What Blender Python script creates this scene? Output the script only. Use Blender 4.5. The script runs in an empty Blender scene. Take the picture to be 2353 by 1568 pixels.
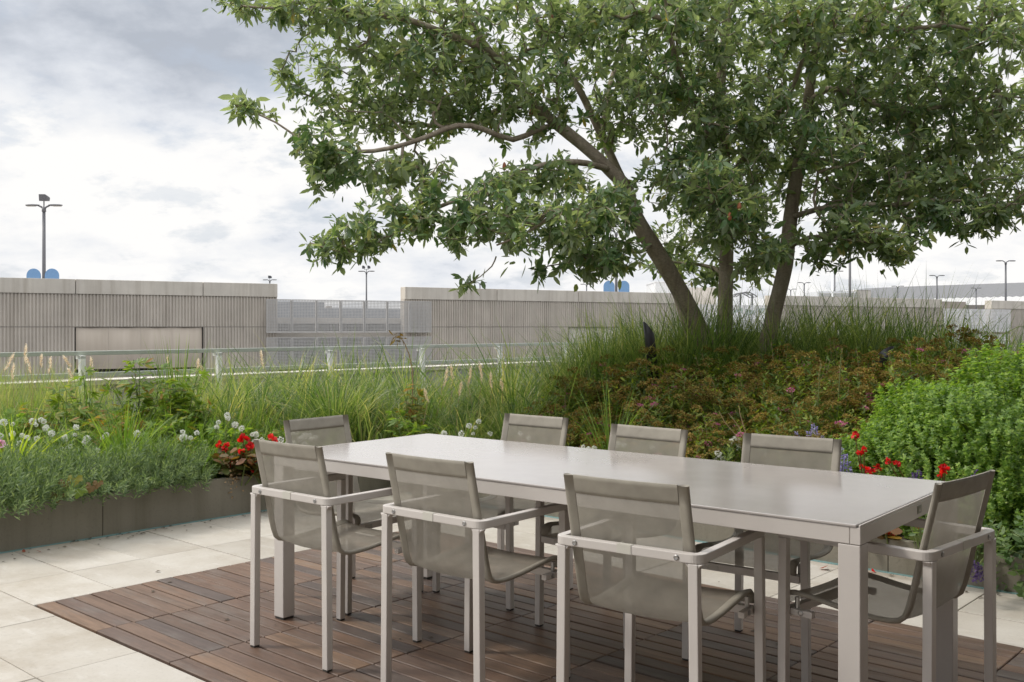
import bpy, bmesh, math, random
import numpy as np
from mathutils import Vector, Matrix

R = math.radians
random.seed(7)
rng = np.random.default_rng(11)
S = bpy.context.scene
COL = S.collection

# ------------------------------------------------------------------ survey
# metres; camera stands at the origin, 1.314 m above the paving, looking along +Y
EYE, FPX = 1.314, 2287.0


def site(px, Y):
    """plan position of a survey bearing at distance Y"""
    return (px - 1176.5) / FPX * Y, Y


def pt(px, py, Y):
    return Vector(((px - 1176.5) / FPX * Y, Y, EYE - (py - 752.0) / FPX * Y))


# terrace grid: b runs along the deck boards, a across them
TH = R(-41.92)
Bv = Vector((math.cos(TH), math.sin(TH), 0))
Av = Vector((-math.sin(TH), math.cos(TH), 0))
P0 = Vector((-2.369, 5.34, 0))


def W(b, a, z=0.0):
    return P0 + Bv * b + Av * a + Vector((0, 0, z))


def to_ba(x, y):
    d = Vector((x, y, 0)) - P0
    return d.dot(Bv), d.dot(Av)


def sstep(e0, e1, x):
    t = min(1, max(0, (x - e0) / (e1 - e0)))
    return t * t * (3 - 2 * t)


def soil(x, y):
    b, a = to_ba(x, y)
    left = 0.22 + 0.16 * sstep(-0.9, -2.6, b)
    right = 0.14 + 0.50 * sstep(2.95, 5.4, a) * sstep(-3.2, 0.5, b)
    if a > 2.9:
        return max(right, left if b < -0.75 else 0)
    return left


# ------------------------------------------------------------------ object helpers
def tag(o, label=None, cat=None, group=None, kind=None):
    if label: o['label'] = label
    if cat: o['category'] = cat
    if group: o['group'] = group
    if kind: o['kind'] = kind
    return o


def empty(name, loc=(0, 0, 0), rz=0.0):
    o = bpy.data.objects.new(name, None)
    COL.objects.link(o)
    o.location = loc
    o.rotation_euler = (0, 0, rz)
    o.empty_display_size = 0.1
    return o


def link(name, me, parent=None, loc=None, rz=None):
    o = bpy.data.objects.new(name, me)
    COL.objects.link(o)
    if parent is not None:
        o.parent = parent
    if loc is not None: o.location = loc
    if rz is not None: o.rotation_euler = (0, 0, rz)
    return o


def dup(root, loc=None, rz=None, sc=None, label=None, parent=None):
    c = root.copy()
    COL.objects.link(c)
    if parent is not None: c.parent = parent
    if loc is not None: c.location = loc
    if rz is not None: c.rotation_euler = (0, 0, rz)
    if sc is not None: c.scale = sc if hasattr(sc, '__len__') else (sc, sc, sc)
    if label: c['label'] = label
    for ch in list(root.children):
        dup(ch, parent=c)
    return c


class MB:
    """collects boxes, prisms, tubes and lathes into one mesh"""

    def __init__(self):
        self.v, self.f = [], []

    def add(self, vs, fs):
        n = len(self.v)
        self.v += [tuple(p) for p in vs]
        self.f += [tuple(i + n for i in f) for f in fs]

    def box(self, x0, x1, y0, y1, z0, z1, M=None):
        vs = [Vector((x, y, z)) for x in (x0, x1) for y in (y0, y1) for z in (z0, z1)]
        if M is not None: vs = [M @ p for p in vs]
        self.add(vs, [(0, 1, 3, 2), (4, 6, 7, 5), (0, 4, 5, 1), (2, 3, 7, 6), (0, 2, 6, 4), (1, 5, 7, 3)])

    def tube(self, pts, rad, n=8, cap=True):
        pts = [Vector(p) for p in pts]
        if not hasattr(rad, '__len__'): rad = [rad] * len(pts)
        vs, fs = [], []
        up = None
        for i, p in enumerate(pts):
            d = (pts[min(i + 1, len(pts) - 1)] - pts[max(i - 1, 0)])
            d = d.normalized() if d.length > 1e-9 else Vector((0, 0, 1))
            if up is None:
                up = Vector((1, 0, 0)) if abs(d.x) < 0.9 else Vector((0, 1, 0))
            u = (up - d * up.dot(d)).normalized()
            up = u
            w = d.cross(u)
            for k in range(n):
                t = 2 * math.pi * k / n
                vs.append(p + (u * math.cos(t) + w * math.sin(t)) * rad[i])
        for i in range(len(pts) - 1):
            for k in range(n):
                k2 = (k + 1) % n
                fs.append((i * n + k, i * n + k2, (i + 1) * n + k2, (i + 1) * n + k))
        if cap:
            fs.append(tuple(range(n - 1, -1, -1)))
            m = (len(pts) - 1) * n
            fs.append(tuple(m + k for k in range(n)))
        self.add(vs, fs)

    def lathe(self, prof, n=16, M=None):
        vs, fs = [], []
        for r, z in prof:
            for k in range(n):
                t = 2 * math.pi * k / n
                p = Vector((r * math.cos(t), r * math.sin(t), z))
                vs.append(M @ p if M is not None else p)
        for i in range(len(prof) - 1):
            for k in range(n):
                k2 = (k + 1) % n
                fs.append((i * n + k, i * n + k2, (i + 1) * n + k2, (i + 1) * n + k))
        fs.append(tuple(range(n - 1, -1, -1)))
        m = (len(prof) - 1) * n
        fs.append(tuple(m + k for k in range(n)))
        self.add(vs, fs)

    def build(self, name, mat, parent=None, smooth=False, bevel=0, loc=None, rz=None, segs=2):
        me = bpy.data.meshes.new(name)
        me.from_pydata(self.v, [], self.f)
        if smooth:
            me.polygons.foreach_set('use_smooth', [True] * len(me.polygons))
        me.materials.append(mat)
        me.update()
        o = link(name, me, parent, loc, rz)
        if bevel:
            m = o.modifiers.new('edge', 'BEVEL')
            m.width, m.segments, m.limit_method = bevel, segs, 'ANGLE'
            m.harden_normals = False
        return o


def raw_mesh(name, verts, faces_by_size, mat, smooth=False):
    """fast mesh from numpy: faces_by_size = list of (F,k) int arrays"""
    me = bpy.data.meshes.new(name)
    me.vertices.add(len(verts))
    me.vertices.foreach_set('co', np.ascontiguousarray(verts, dtype=np.float32).ravel())
    loops = np.concatenate([f.ravel() for f in faces_by_size]).astype(np.int32)
    tot = np.concatenate([np.full(len(f), f.shape[1], dtype=np.int32) for f in faces_by_size])
    start = np.concatenate([[0], np.cumsum(tot)[:-1]]).astype(np.int32)
    me.loops.add(len(loops))
    me.loops.foreach_set('vertex_index', loops)
    me.polygons.add(len(tot))
    me.polygons.foreach_set('loop_start', start)
    if smooth:
        me.polygons.foreach_set('use_smooth', np.ones(len(tot), dtype=bool))
    me.materials.append(mat)
    me.update(calc_edges=True)
    return me


def frames(d, up):
    d = d / np.maximum(np.linalg.norm(d, axis=1, keepdims=True), 1e-9)
    z = up - d * np.sum(up * d, axis=1, keepdims=True)
    n = np.linalg.norm(z, axis=1, keepdims=True)
    alt = np.tile(np.array([[0.3, 0.5, 0.8]]), (len(d), 1))
    alt = alt - d * np.sum(alt * d, axis=1, keepdims=True)
    z = np.where(n < 1e-3, alt, z)
    z = z / np.maximum(np.linalg.norm(z, axis=1, keepdims=True), 1e-9)
    y = np.cross(z, d)
    return np.stack([d, y, z], axis=2)


def scatter(name, tmpl, pos, rot, scale, mat, smooth=False):
    """tmpl = (verts (n,3), [face arrays]) repeated at pos/rot/scale"""
    tv, tf = tmpl
    scale = np.asarray(scale, dtype=float)
    if scale.ndim == 1: scale = np.repeat(scale[:, None], 3, axis=1)
    v = tv[None] * scale[:, None, :]
    v = np.einsum('mij,mnj->mni', rot, v) + pos[:, None, :]
    off = (np.arange(len(pos)) * len(tv))[:, None, None]
    fs = [(f[None] + off).reshape(-1, f.shape[1]) for f in tf]
    return raw_mesh(name, v.reshape(-1, 3), fs, mat, smooth)


def rand_dirs(n, r=rng):
    v = r.normal(size=(n, 3))
    return v / np.linalg.norm(v, axis=1, keepdims=True)


# leaf templates: length 1 along x, normal +z
def leaf_long(w=0.17, fold=0.05, droop=0.10):
    v = np.array([(0, 0, 0), (.32, -w * .85, 0), (.32, 0, -fold), (.32, w * .85, 0),
                  (.68, -w * .8, -droop * .45), (.68, 0, -fold - droop * .45), (.68, w * .8, -droop * .45),
                  (1, 0, -droop)], float)
    return v, [np.array([(0, 1, 2), (0, 2, 3), (4, 7, 5), (5, 7, 6)]), np.array([(1, 4, 5, 2), (2, 5, 6, 3)])]


def leaf_oval(w=0.28, fold=0.06, droop=0.06):
    v = np.array([(0, 0, 0), (.35, -w, 0), (.4, 0, -fold), (.35, w, 0), (.75, -w * .72, -droop * .5),
                  (.75, w * .72, -droop * .5), (1, 0, -droop)], float)
    return v, [np.array([(0, 1, 2), (0, 2, 3), (2, 1, 4), (2, 5, 3), (2, 6, 5), (2, 4, 6)])]


def leaf_small(w=0.2, fold=0.05):
    v = np.array([(0, 0, 0), (.45, -w, fold), (.45, w, fold), (1, 0, -.03)], float)
    return v, [np.array([(0, 1, 3), (0, 3, 2)])]


def merge_tmpl(items):
    """items: (tmpl, Matrix4) -> one template"""
    vs, groups, n = [], {}, 0
    for (v, fs), M in items:
        M = np.array(M)
        vs.append(v @ M[:3, :3].T + M[:3, 3])
        for f in fs:
            groups.setdefault(f.shape[1], []).append(f + n)
        n += len(v)
    return np.concatenate(vs), [np.concatenate(g) for g in groups.values()]


def blades(name, mat, roots, az, L, w, th0, th1, rows=7, r=rng, parent=None):
    """arching grass leaves: angle from the vertical goes from th0 to th0+th1"""
    n = len(roots)
    t = np.linspace(0, 1, rows)
    th = th0[:, None] + th1[:, None] * t[None] ** 1.05
    ds = (L / (rows - 1))[:, None]
    hx = np.concatenate([np.zeros((n, 1)), np.cumsum(np.sin(th[:, :-1]) * ds, axis=1)], axis=1)
    hz = np.concatenate([np.zeros((n, 1)), np.cumsum(np.cos(th[:, :-1]) * ds, axis=1)], axis=1)
    dirh = np.stack([np.cos(az), np.sin(az), np.zeros(n)], 1)
    ctr = roots[:, None, :] + hx[..., None] * dirh[:, None, :]
    ctr[..., 2] += hz
    tw = az + r.normal(0, 0.5, n)
    side = np.stack([-np.sin(tw), np.cos(tw), r.normal(0, .25, n)], 1)
    ww = (w[:, None] * np.clip(1.02 - t[None] ** 2.2, 0.03, 1) * (0.55 + 0.45 * np.minimum(1, t[None] * 3)))
    a = ctr - side[:, None, :] * ww[..., None] * .5
    b = ctr + side[:, None, :] * ww[..., None] * .5
    v = np.stack([a, b], axis=2).reshape(n, rows * 2, 3)
    q = np.array([(2 * i, 2 * i + 1, 2 * i + 3, 2 * i + 2) for i in range(rows - 1)])
    f = (q[None] + (np.arange(n) * rows * 2)[:, None, None]).reshape(-1, 4)
    return raw_mesh(name, v.reshape(-1, 3), [f], mat, smooth=True)


# ------------------------------------------------------------------ materials
def nm(name):
    m = bpy.data.materials.new(name)
    m.use_nodes = True
    nt = m.node_tree
    bs = nt.nodes['Principled BSDF']
    return m, nt, bs


def N(nt, t, **kw):
    n = nt.nodes.new(t)
    for k, v in kw.items():
        if k in n.inputs.keys():
            n.inputs[k].default_value = v
        else:
            setattr(n, k, v)
    return n


def ramp(nt, stops, fac, mode='LINEAR'):
    n = nt.nodes.new('ShaderNodeValToRGB')
    cr = n.color_ramp
    cr.interpolation = mode
    while len(cr.elements) < len(stops): cr.elements.new(0.5)
    for e, (p, c) in zip(cr.elements, stops):
        e.position = p
        e.color = (c[0], c[1], c[2], 1) if hasattr(c, '__len__') else (c, c, c, 1)
    nt.links.new(fac, n.inputs[0])
    return n.outputs[0]


def mix(nt, a, b, fac, mode='MIX'):
    n = nt.nodes.new('ShaderNodeMix')
    n.data_type = 'RGBA'
    n.blend_type = mode
    n.clamp_factor = True
    for sock, v in ((n.inputs['Factor'], fac), (n.inputs['A'], a), (n.inputs['B'], b)):
        pass
    ins = [i for i in n.inputs if i.enabled]
    for i, v in zip((n.inputs[0], n.inputs[6], n.inputs[7]), (fac, a, b)):
        if hasattr(v, 'is_linked'):
            nt.links.new(v, i)
        elif hasattr(v, '__len__'):
            i.default_value = (v[0], v[1], v[2], 1)
        else:
            i.default_value = v
    return n.outputs[2]


def coords(nt, scale=(1, 1, 1), kind='Object', add=None):
    tc = nt.nodes.new('ShaderNodeTexCoord')
    mp = nt.nodes.new('ShaderNodeMapping')
    mp.inputs['Scale'].default_value = scale
    src = tc.outputs[kind]
    if add is not None:
        va = nt.nodes.new('ShaderNodeVectorMath')
        va.operation = 'ADD'
        nt.links.new(src, va.inputs[0])
        nt.links.new(add, va.inputs[1])
        src = va.outputs[0]
    nt.links.new(src, mp.inputs['Vector'])
    return mp.outputs[0]


def noise(nt, vec, scale, detail=4, rough=0.55):
    n = nt.nodes.new('ShaderNodeTexNoise')
    n.inputs['Scale'].default_value = scale
    n.inputs['Detail'].default_value = detail
    n.inputs['Roughness'].default_value = rough
    if vec is not None: nt.links.new(vec, n.inputs['Vector'])
    return n.outputs['Fac']


def bump(nt, bs, h, strength=0.2, dist=0.01):
    n = nt.nodes.new('ShaderNodeBump')
    n.inputs['Strength'].default_value = strength
    n.inputs['Distance'].default_value = dist
    nt.links.new(h, n.inputs['Height'])
    nt.links.new(n.outputs[0], bs.inputs['Normal'])


def plain(name, c, rough=0.5, metal=0.0, var=0.06, vscale=8, spec=0.5, bmp=0.0):
    """a coated or painted surface with faint uneven tone"""
    m, nt, bs = nm(name)
    n = noise(nt, coords(nt), vscale, 5)
    lo = tuple(max(0, x * (1 - var)) for x in c)
    hi = tuple(min(1, x * (1 + var)) for x in c)
    nt.links.new(ramp(nt, [(0.3, lo), (0.7, hi)], n), bs.inputs['Base Color'])
    r2 = nt.nodes.new('ShaderNodeMapRange')
    r2.inputs['To Min'].default_value = max(0.02, rough - 0.07)
    r2.inputs['To Max'].default_value = min(1, rough + 0.07)
    nt.links.new(n, r2.inputs['Value'])
    nt.links.new(r2.outputs[0], bs.inputs['Roughness'])
    bs.inputs['Metallic'].default_value = metal
    bs.inputs['Specular IOR Level'].default_value = spec
    if bmp: bump(nt, bs, noise(nt, coords(nt), 250, 2), bmp, 0.001)
    return m


def leafmat(name, stops, trans=0.4, rough=0.42, back=None, tcol=None, spec=0.45, patch=0.0):
    """leaves: tone differs from leaf to leaf, light shines through"""
    m, nt, bs = nm(name)
    g = nt.nodes.new('ShaderNodeNewGeometry')
    c = ramp(nt, stops, g.outputs['Random Per Island'])
    if patch:
        # neighbouring plants differ in vigour: greener and drier patches
        pn = noise(nt, coords(nt), patch, 3)
        c = mix(nt, c, ramp(nt, [(.32, (.55, .72, .62)), (.5, (1, 1, 1)), (.68, (1.35, 1.2, 1.15))], pn), 1.0, 'MULTIPLY')
    if back is not None:
        c2 = mix(nt, c, back, 0.6)
        c = mix(nt, c, c2, g.outputs['Backfacing'])
    nt.links.new(c, bs.inputs['Base Color'])
    bs.inputs['Roughness'].default_value = rough
    bs.inputs['Specular IOR Level'].default_value = spec
    tr = nt.nodes.new('ShaderNodeBsdfTranslucent')
    tm = mix(nt, c, tcol if tcol else (1.0, 1.0, 0.45), 1.0, 'MULTIPLY')
    tb = nt.nodes.new('ShaderNodeMix')
    tb.data_type = 'RGBA'
    tb.blend_type = 'ADD'
    tb.inputs[0].default_value = 1.0
    nt.links.new(tm, tb.inputs[6])
    nt.links.new(tm, tb.inputs[7])
    nt.links.new(tb.outputs[2], tr.inputs['Color'])
    mx = nt.nodes.new('ShaderNodeMixShader')
    mx.inputs[0].default_value = trans
    nt.links.new(bs.outputs[0], mx.inputs[1])
    nt.links.new(tr.outputs[0], mx.inputs[2])
    nt.links.new(mx.outputs[0], nt.nodes['Material Output'].inputs['Surface'])
    return m


def concrete(name, c, streak=0.3, scale=1.0, rough=0.85, stain=(0.5, 0.48, 0.44)):
    m, nt, bs = nm(name)
    n1 = noise(nt, coords(nt), 0.6 * scale, 6, 0.6)
    n2 = noise(nt, coords(nt, (2.2 * scale, 2.2 * scale, 0.12 * scale)), 1.6, 4, 0.6)
    n3 = noise(nt, coords(nt), 26 * scale, 3, 0.6)
    col = ramp(nt, [(0.3, tuple(x * .86 for x in c)), (0.7, tuple(x * 1.1 for x in c))], n1)
    st = ramp(nt, [(0.45, 0), (0.72, 1)], n2)
    sm = nt.nodes.new('ShaderNodeMath')
    sm.operation = 'MULTIPLY'
    sm.inputs[1].default_value = streak
    nt.links.new(st, sm.inputs[0])
    col = mix(nt, col, tuple(x * y for x, y in zip(c, stain)), sm.outputs[0])
    sp = ramp(nt, [(0.28, 0.75), (0.42, 1.0)], n3)
    col = mix(nt, col, sp, 0.6, 'MULTIPLY')
    nt.links.new(col, bs.inputs['Base Color'])
    bs.inputs['Roughness'].default_value = rough
    bs.inputs['Specular IOR Level'].default_value = 0.25
    bump(nt, bs, n3, 0.25, 0.01)
    return m


M = {}
M['frame'] = plain('powder_coat_greige', (0.56, 0.52, 0.485), 0.42, var=0.03, bmp=0.05)
def lacquer():
    m, nt, bs = nm('table_lacquer')
    n1 = noise(nt, coords(nt), 2.4, 6, .62)
    n2 = noise(nt, coords(nt), 45, 4, .6)
    n3 = noise(nt, coords(nt, (1, 1, 1)), 7, 5, .7)
    c = ramp(nt, [(.3, (.385, .350, .328)), (.7, (.43, .397, .375))], n1)
    c = mix(nt, c, (.33, .29, .255), ramp(nt, [(.62, 0), (.8, .10)], n3))          # dust and dried drops
    nt.links.new(c, bs.inputs['Base Color'])
    nt.links.new(ramp(nt, [(.3, .20), (.75, .27)], n1), bs.inputs['Roughness'])
    bs.inputs['Specular IOR Level'].default_value = .8
    bs.inputs['Coat Weight'].default_value = .45
    bs.inputs['Coat Roughness'].default_value = .16
    return m


M['table'] = lacquer()
M['rubber'] = plain('dark_rubber', (0.05, 0.045, 0.04), 0.7)
M['steel'] = plain('steel_screw', (0.35, 0.34, 0.33), 0.3, metal=0.9)
M['tape'] = plain('clip_plastic', (0.55, 0.53, 0.47), 0.4)
M['plate'] = plain('plate_metal', (0.34, 0.32, 0.29), 0.35, metal=0.5)
M['dark'] = plain('dark_void', (0.03, 0.028, 0.025), 0.9)


def fabric(name, c, see=0.0):
    m, nt, bs = nm(name)
    v = coords(nt)
    wv = nt.nodes.new('ShaderNodeTexWave')
    wv.inputs['Scale'].default_value = 160
    wv.bands_direction = 'X'
    nt.links.new(v, wv.inputs['Vector'])
    n = noise(nt, v, 14, 4)
    col = ramp(nt, [(0.3, tuple(x * .88 for x in c)), (0.7, tuple(x * 1.1 for x in c))], n)
    col = mix(nt, col, ramp(nt, [(0, 0.82), (1, 1)], wv.outputs['Fac']), 0.6, 'MULTIPLY')
    nt.links.new(col, bs.inputs['Base Color'])
    bs.inputs['Roughness'].default_value = 0.7
    bs.inputs['Specular IOR Level'].default_value = 0.3
    bump(nt, bs, wv.outputs['Fac'], 0.15, 0.002)
    out = nt.nodes['Material Output']
    tl = nt.nodes.new('ShaderNodeBsdfTranslucent')
    nt.links.new(col, tl.inputs[0])
    m1 = nt.nodes.new('ShaderNodeMixShader')
    m1.inputs[0].default_value = 0.34 if see else 0.12
    nt.links.new(bs.outputs[0], m1.inputs[1])
    nt.links.new(tl.outputs[0], m1.inputs[2])
    last = m1
    if see:
        tp = nt.nodes.new('ShaderNodeBsdfTransparent')
        m2 = nt.nodes.new('ShaderNodeMixShader')
        m2.inputs[0].default_value = see
        nt.links.new(m1.outputs[0], m2.inputs[1])
        nt.links.new(tp.outputs[0], m2.inputs[2])
        last = m2
    nt.links.new(last.outputs[0], out.inputs['Surface'])
    return m


M['sling'] = fabric('sling_mesh_fabric', (0.36, 0.33, 0.275), see=0.22)
M['hem'] = fabric('sling_hem_fabric', (0.36, 0.33, 0.275))


def paver_mat():
    m, nt, bs = nm('limestone_paver')
    g = nt.nodes.new('ShaderNodeNewGeometry')
    rnd = g.outputs['Random Per Island']
    sc = nt.nodes.new('ShaderNodeVectorMath')
    sc.operation = 'SCALE'
    sc.inputs[0].default_value = (31, 17, 5)
    nt.links.new(rnd, sc.inputs['Scale'])
    v = coords(nt, (1, 1, 1), add=sc.outputs[0])
    n1 = noise(nt, v, 2.2, 6, 0.62)
    n2 = noise(nt, coords(nt, (4, 14, 4), add=sc.outputs[0]), 1.4, 5, 0.6)
    n3 = noise(nt, v, 60, 3)
    col = ramp(nt, [(0.28, (0.39, 0.35, 0.295)), (0.5, (0.45, 0.415, 0.36)), (0.72, (0.50, 0.47, 0.42))], n1)
    col = mix(nt, col, (0.55, 0.525, 0.48), ramp(nt, [(0.58, 0), (0.76, 0.6)], n2))
    col = mix(nt, col, (0.33, 0.29, 0.23), ramp(nt, [(0.22, 0.45), (0.36, 0)], n2))
    tone = ramp(nt, [(0, 0.9), (1, 1.06)], rnd)
    col = mix(nt, col, tone, 1.0, 'MULTIPLY')
    n4 = noise(nt, coords(nt), 1.1, 6, .68)
    col = mix(nt, col, (.78, .74, .68), ramp(nt, [(.5, 0), (.66, .8)], n4), 'MULTIPLY')
    n5 = noise(nt, coords(nt), 120, 2)
    col = mix(nt, col, ramp(nt, [(0.24, 0.45), (0.33, 1)], n5), 0.5, 'MULTIPLY')
    col = mix(nt, col, ramp(nt, [(0.3, 0.8), (0.45, 1)], n3), 0.45, 'MULTIPLY')
    nt.links.new(col, bs.inputs['Base Color'])
    bs.inputs['Roughness'].default_value = 0.62
    bs.inputs['Specular IOR Level'].default_value = 0.35
    bump(nt, bs, n3, 0.12, 0.004)
    return m


def wood_mat():
    m, nt, bs = nm('weathered_ipe')
    g = nt.nodes.new('ShaderNodeNewGeometry')
    rnd = g.outputs['Random Per Island']
    sc = nt.nodes.new('ShaderNodeVectorMath')
    sc.operation = 'SCALE'
    sc.inputs[0].default_value = (57, 23, 11)
    nt.links.new(rnd, sc.inputs['Scale'])
    v = coords(nt, (1.6, 26, 10), add=sc.outputs[0])
    n1 = noise(nt, v, 2.0, 7, 0.65)
    n2 = noise(nt, coords(nt, (2.5, 7, 3), add=sc.outputs[0]), 1.6, 3)
    n3 = noise(nt, coords(nt, (6, 120, 40), add=sc.outputs[0]), 3.0, 3)
    base = ramp(nt, [(0.0, (0.128, 0.082, 0.058)), (0.14, (0.176, 0.109, 0.073)), (0.28, (0.138, 0.087, 0.062)),
                     (0.42, (0.156, 0.095, 0.065)), (0.55, (0.204, 0.129, 0.084)), (0.66, (0.140, 0.094, 0.072)),
                     (0.78, (0.108, 0.079, 0.066)), (0.88, (0.168, 0.107, 0.074))], rnd, 'CONSTANT')
    col = mix(nt, base, ramp(nt, [(0.28, 0.62), (0.5, 1.0), (0.72, 1.3)], n1), 0.85, 'MULTIPLY')
    col = mix(nt, col, (0.20, 0.175, 0.155), ramp(nt, [(0.5, 0), (0.72, 0.42)], n2))
    col = mix(nt, col, ramp(nt, [(0.3, 0.62), (0.55, .95)], n3), 0.7, 'MULTIPLY')
    nt.links.new(col, bs.inputs['Base Color'])
    bs.inputs['Roughness'].default_value = 0.5
    bs.inputs['Specular IOR Level'].default_value = 0.35
    bump(nt, bs, n3, 0.25, 0.002)
    return m


M['paver'] = paver_mat()
M['wood'] = wood_mat()
M['concrete'] = concrete('ribbed_concrete', (0.545, 0.497, 0.435), 0.5, stain=(.6,.58,.55))
M['concrete_cap'] = concrete('smooth_concrete', (0.62, 0.575, 0.505), 0.55, stain=(.6,.57,.53))
M['concrete_pale'] = concrete('pale_concrete', (0.62, 0.58, 0.53), 0.15)
M['concrete_dark'] = concrete('dark_concrete', (0.33, 0.30, 0.27), 0.3)
M['planter'] = concrete('planter_cladding', (0.215, 0.198, 0.158), 0.6, 2.2, 0.55, stain=(0.55, 0.52, 0.45))
M['coping'] = concrete('coping_stone', (0.62, 0.585, 0.53), 0.1, 2)
M['curb'] = concrete('parapet_render', (0.36, 0.36, 0.35), 0.3, 2)
M['rail'] = plain('rail_paint', (0.42, 0.45, 0.40), 0.4)
M['post'] = plain('post_paint', (0.82, 0.83, 0.80), 0.4)
M['lamp'] = plain('lamp_pole_paint', (0.12, 0.12, 0.13), 0.5)
M['lens'] = plain('lamp_lens', (0.45, 0.43, 0.38), 0.25)
M['sign'] = plain('sign_blue', (0.14, 0.27, 0.47), 0.4)
M['perf'] = plain('galvanised_sheet', (0.50, 0.485, 0.465), 0.5, var=0.08)
M['perf_white'] = plain('white_sheet', (0.80, 0.80, 0.80), 0.5)
M['bluemetal'] = plain('blue_grey_sheet', (0.19, 0.21, 0.245), 0.5, var=0.1)
M['white'] = plain('white_paint', (0.78, 0.79, 0.80), 0.5)
M['roof'] = plain('standing_seam_metal', (0.13, 0.13, 0.133), 0.4, var=0.1)
M['teal'] = plain('teal_flashing', (0.20, 0.34, 0.34), 0.25)
M['blackmetal'] = plain('black_metal', (0.012, 0.012, 0.013), 0.45)
M['asphalt'] = plain('asphalt', (0.06, 0.06, 0.06), 0.9, var=0.2, vscale=0.5)
M['grout'] = plain('grout', (0.10, 0.09, 0.08), 0.9)
M['glass'] = plain('dark_window_glass', (0.03, 0.035, 0.04), 0.08)
M['green'] = plain('green_cloth', (0.02, 0.22, 0.12), 0.6)


def panel_mat():
    m, nt, bs = nm('beige_metal_panel')
    n = noise(nt, coords(nt, (3, 3, 0.15)), 1.3, 4)
    nt.links.new(ramp(nt, [(0.3, (0.56, 0.485, 0.40)), (0.7, (0.64, 0.56, 0.47))], n), bs.inputs['Base Color'])
    bs.inputs['Roughness'].default_value = 0.27
    bs.inputs['Metallic'].default_value = 0.3
    return m


M['panel'] = panel_mat()


def bark_mat():
    m, nt, bs = nm('grey_bark')
    n1 = noise(nt, coords(nt, (9, 9, 2.2)), 2.0, 6, 0.6)
    n2 = noise(nt, coords(nt, (30, 30, 60)), 1.5, 4)
    col = ramp(nt, [(0.3, (0.23, 0.185, 0.145)), (0.55, (0.33, 0.28, 0.22)), (0.75, (0.44, 0.39, 0.32))], n1)
    col = mix(nt, col, ramp(nt, [(0.35, 0.65), (0.6, 1.0)], n2), 0.6, 'MULTIPLY')
    nt.links.new(col, bs.inputs['Base Color'])
    bs.inputs['Roughness'].default_value = 0.85
    bs.inputs['Specular IOR Level'].default_value = 0.2
    bump(nt, bs, n2, 0.5, 0.01)
    return m


M['bark'] = bark_mat()
M['soil'] = concrete('dark_mulch', (0.055, 0.042, 0.03), 0.3, 6, 0.95)
M['leaf'] = leafmat('magnolia_leaf', [(0, (0.076, 0.130, 0.055)), (0.5, (0.126, 0.195, 0.084)),
                                      (0.88, (0.175, 0.248, 0.112)), (0.97, (0.27, 0.32, 0.14)), (1, (0.36, 0.28, 0.08))], 0.42, 0.33, back=(0.32, 0.37, 0.29), spec=.6, patch=1.6)
M['grass'] = leafmat('fountain_grass', [(0, (0.065, 0.12, 0.034)), (0.35, (0.135, 0.21, 0.068)),
                                        (0.75, (0.24, 0.30, 0.115)), (1, (0.46, 0.43, 0.26))], 0.42, 0.34, patch=2.2)
M['grassdark'] = leafmat('shade_grass', [(0, (0.055, 0.10, 0.03)), (0.5, (0.14, 0.21, 0.065)), (1, (0.31, 0.36, 0.14))], 0.4, 0.4, patch=2.0)
M['grasspale'] = leafmat('fine_grass', [(0, (0.16, 0.23, 0.07)), (0.6, (0.25, 0.31, 0.12)), (1, (0.42, 0.38, 0.22))], 0.45, 0.5)
M['blade'] = leafmat('strap_leaf', [(0, (0.08, 0.15, 0.03)), (0.6, (0.14, 0.23, 0.045)), (1, (0.24, 0.32, 0.07))], 0.45, 0.35)
M['lime'] = leafmat('lime_strap_leaf', [(0, (0.22, 0.30, 0.03)), (1, (0.38, 0.42, 0.06))], 0.45, 0.4)
M['plume'] = leafmat('buff_plume', [(0, (0.56, 0.47, 0.35)), (1, (0.74, 0.66, 0.53))], 0.4, 0.8, tcol=(1, 1, 1))
M['spirea'] = leafmat('spirea_leaf', [(0, (0.06, 0.105, 0.02)), (0.55, (0.15, 0.205, 0.036)), (0.88, (0.26, 0.31, 0.05)),
                                      (1, (0.34, 0.40, 0.06))], 0.38, 0.5, patch=2.5)
M['rust'] = leafmat('rust_seed_head', [(0, (0.125, 0.087, 0.024)), (0.6, (0.225, 0.162, 0.046)), (1, (0.34, 0.265, 0.085))], 0.25, 0.9, tcol=(1, .9, .6), spec=.15, patch=2.0)
M['pink'] = leafmat('pink_bloom', [(0, (0.42, 0.09, 0.20)), (1, (0.62, 0.22, 0.38))], 0.3, 0.6, tcol=(1, 1, 1))
M['bapt'] = leafmat('clover_leaf', [(0, (0.09, 0.17, 0.034)), (0.5, (0.175, 0.285, 0.055)), (0.85, (0.255, 0.37, 0.072)),
                                    (1, (0.36, 0.46, 0.09))], 0.42, 0.45)
M['sage'] = leafmat('sage_leaf', [(0, (0.07, 0.13, 0.045)), (0.7, (0.12, 0.19, 0.07)), (1, (0.20, 0.28, 0.10))], 0.35, 0.5)
M['feather'] = leafmat('grey_green_needle', [(0, (0.07, 0.12, 0.055)), (0.6, (0.15, 0.215, 0.10)), (1, (0.27, 0.34, 0.16))], 0.35, 0.6)
M['peony'] = leafmat('peony_leaf', [(0, (0.085, 0.15, 0.03)), (0.5, (0.16, 0.24, 0.045)), (0.86, (0.22, 0.28, 0.045)),
                                    (0.95, (0.30, 0.23, 0.06)), (1, (0.30, 0.14, 0.05))], 0.4, 0.42)
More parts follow.
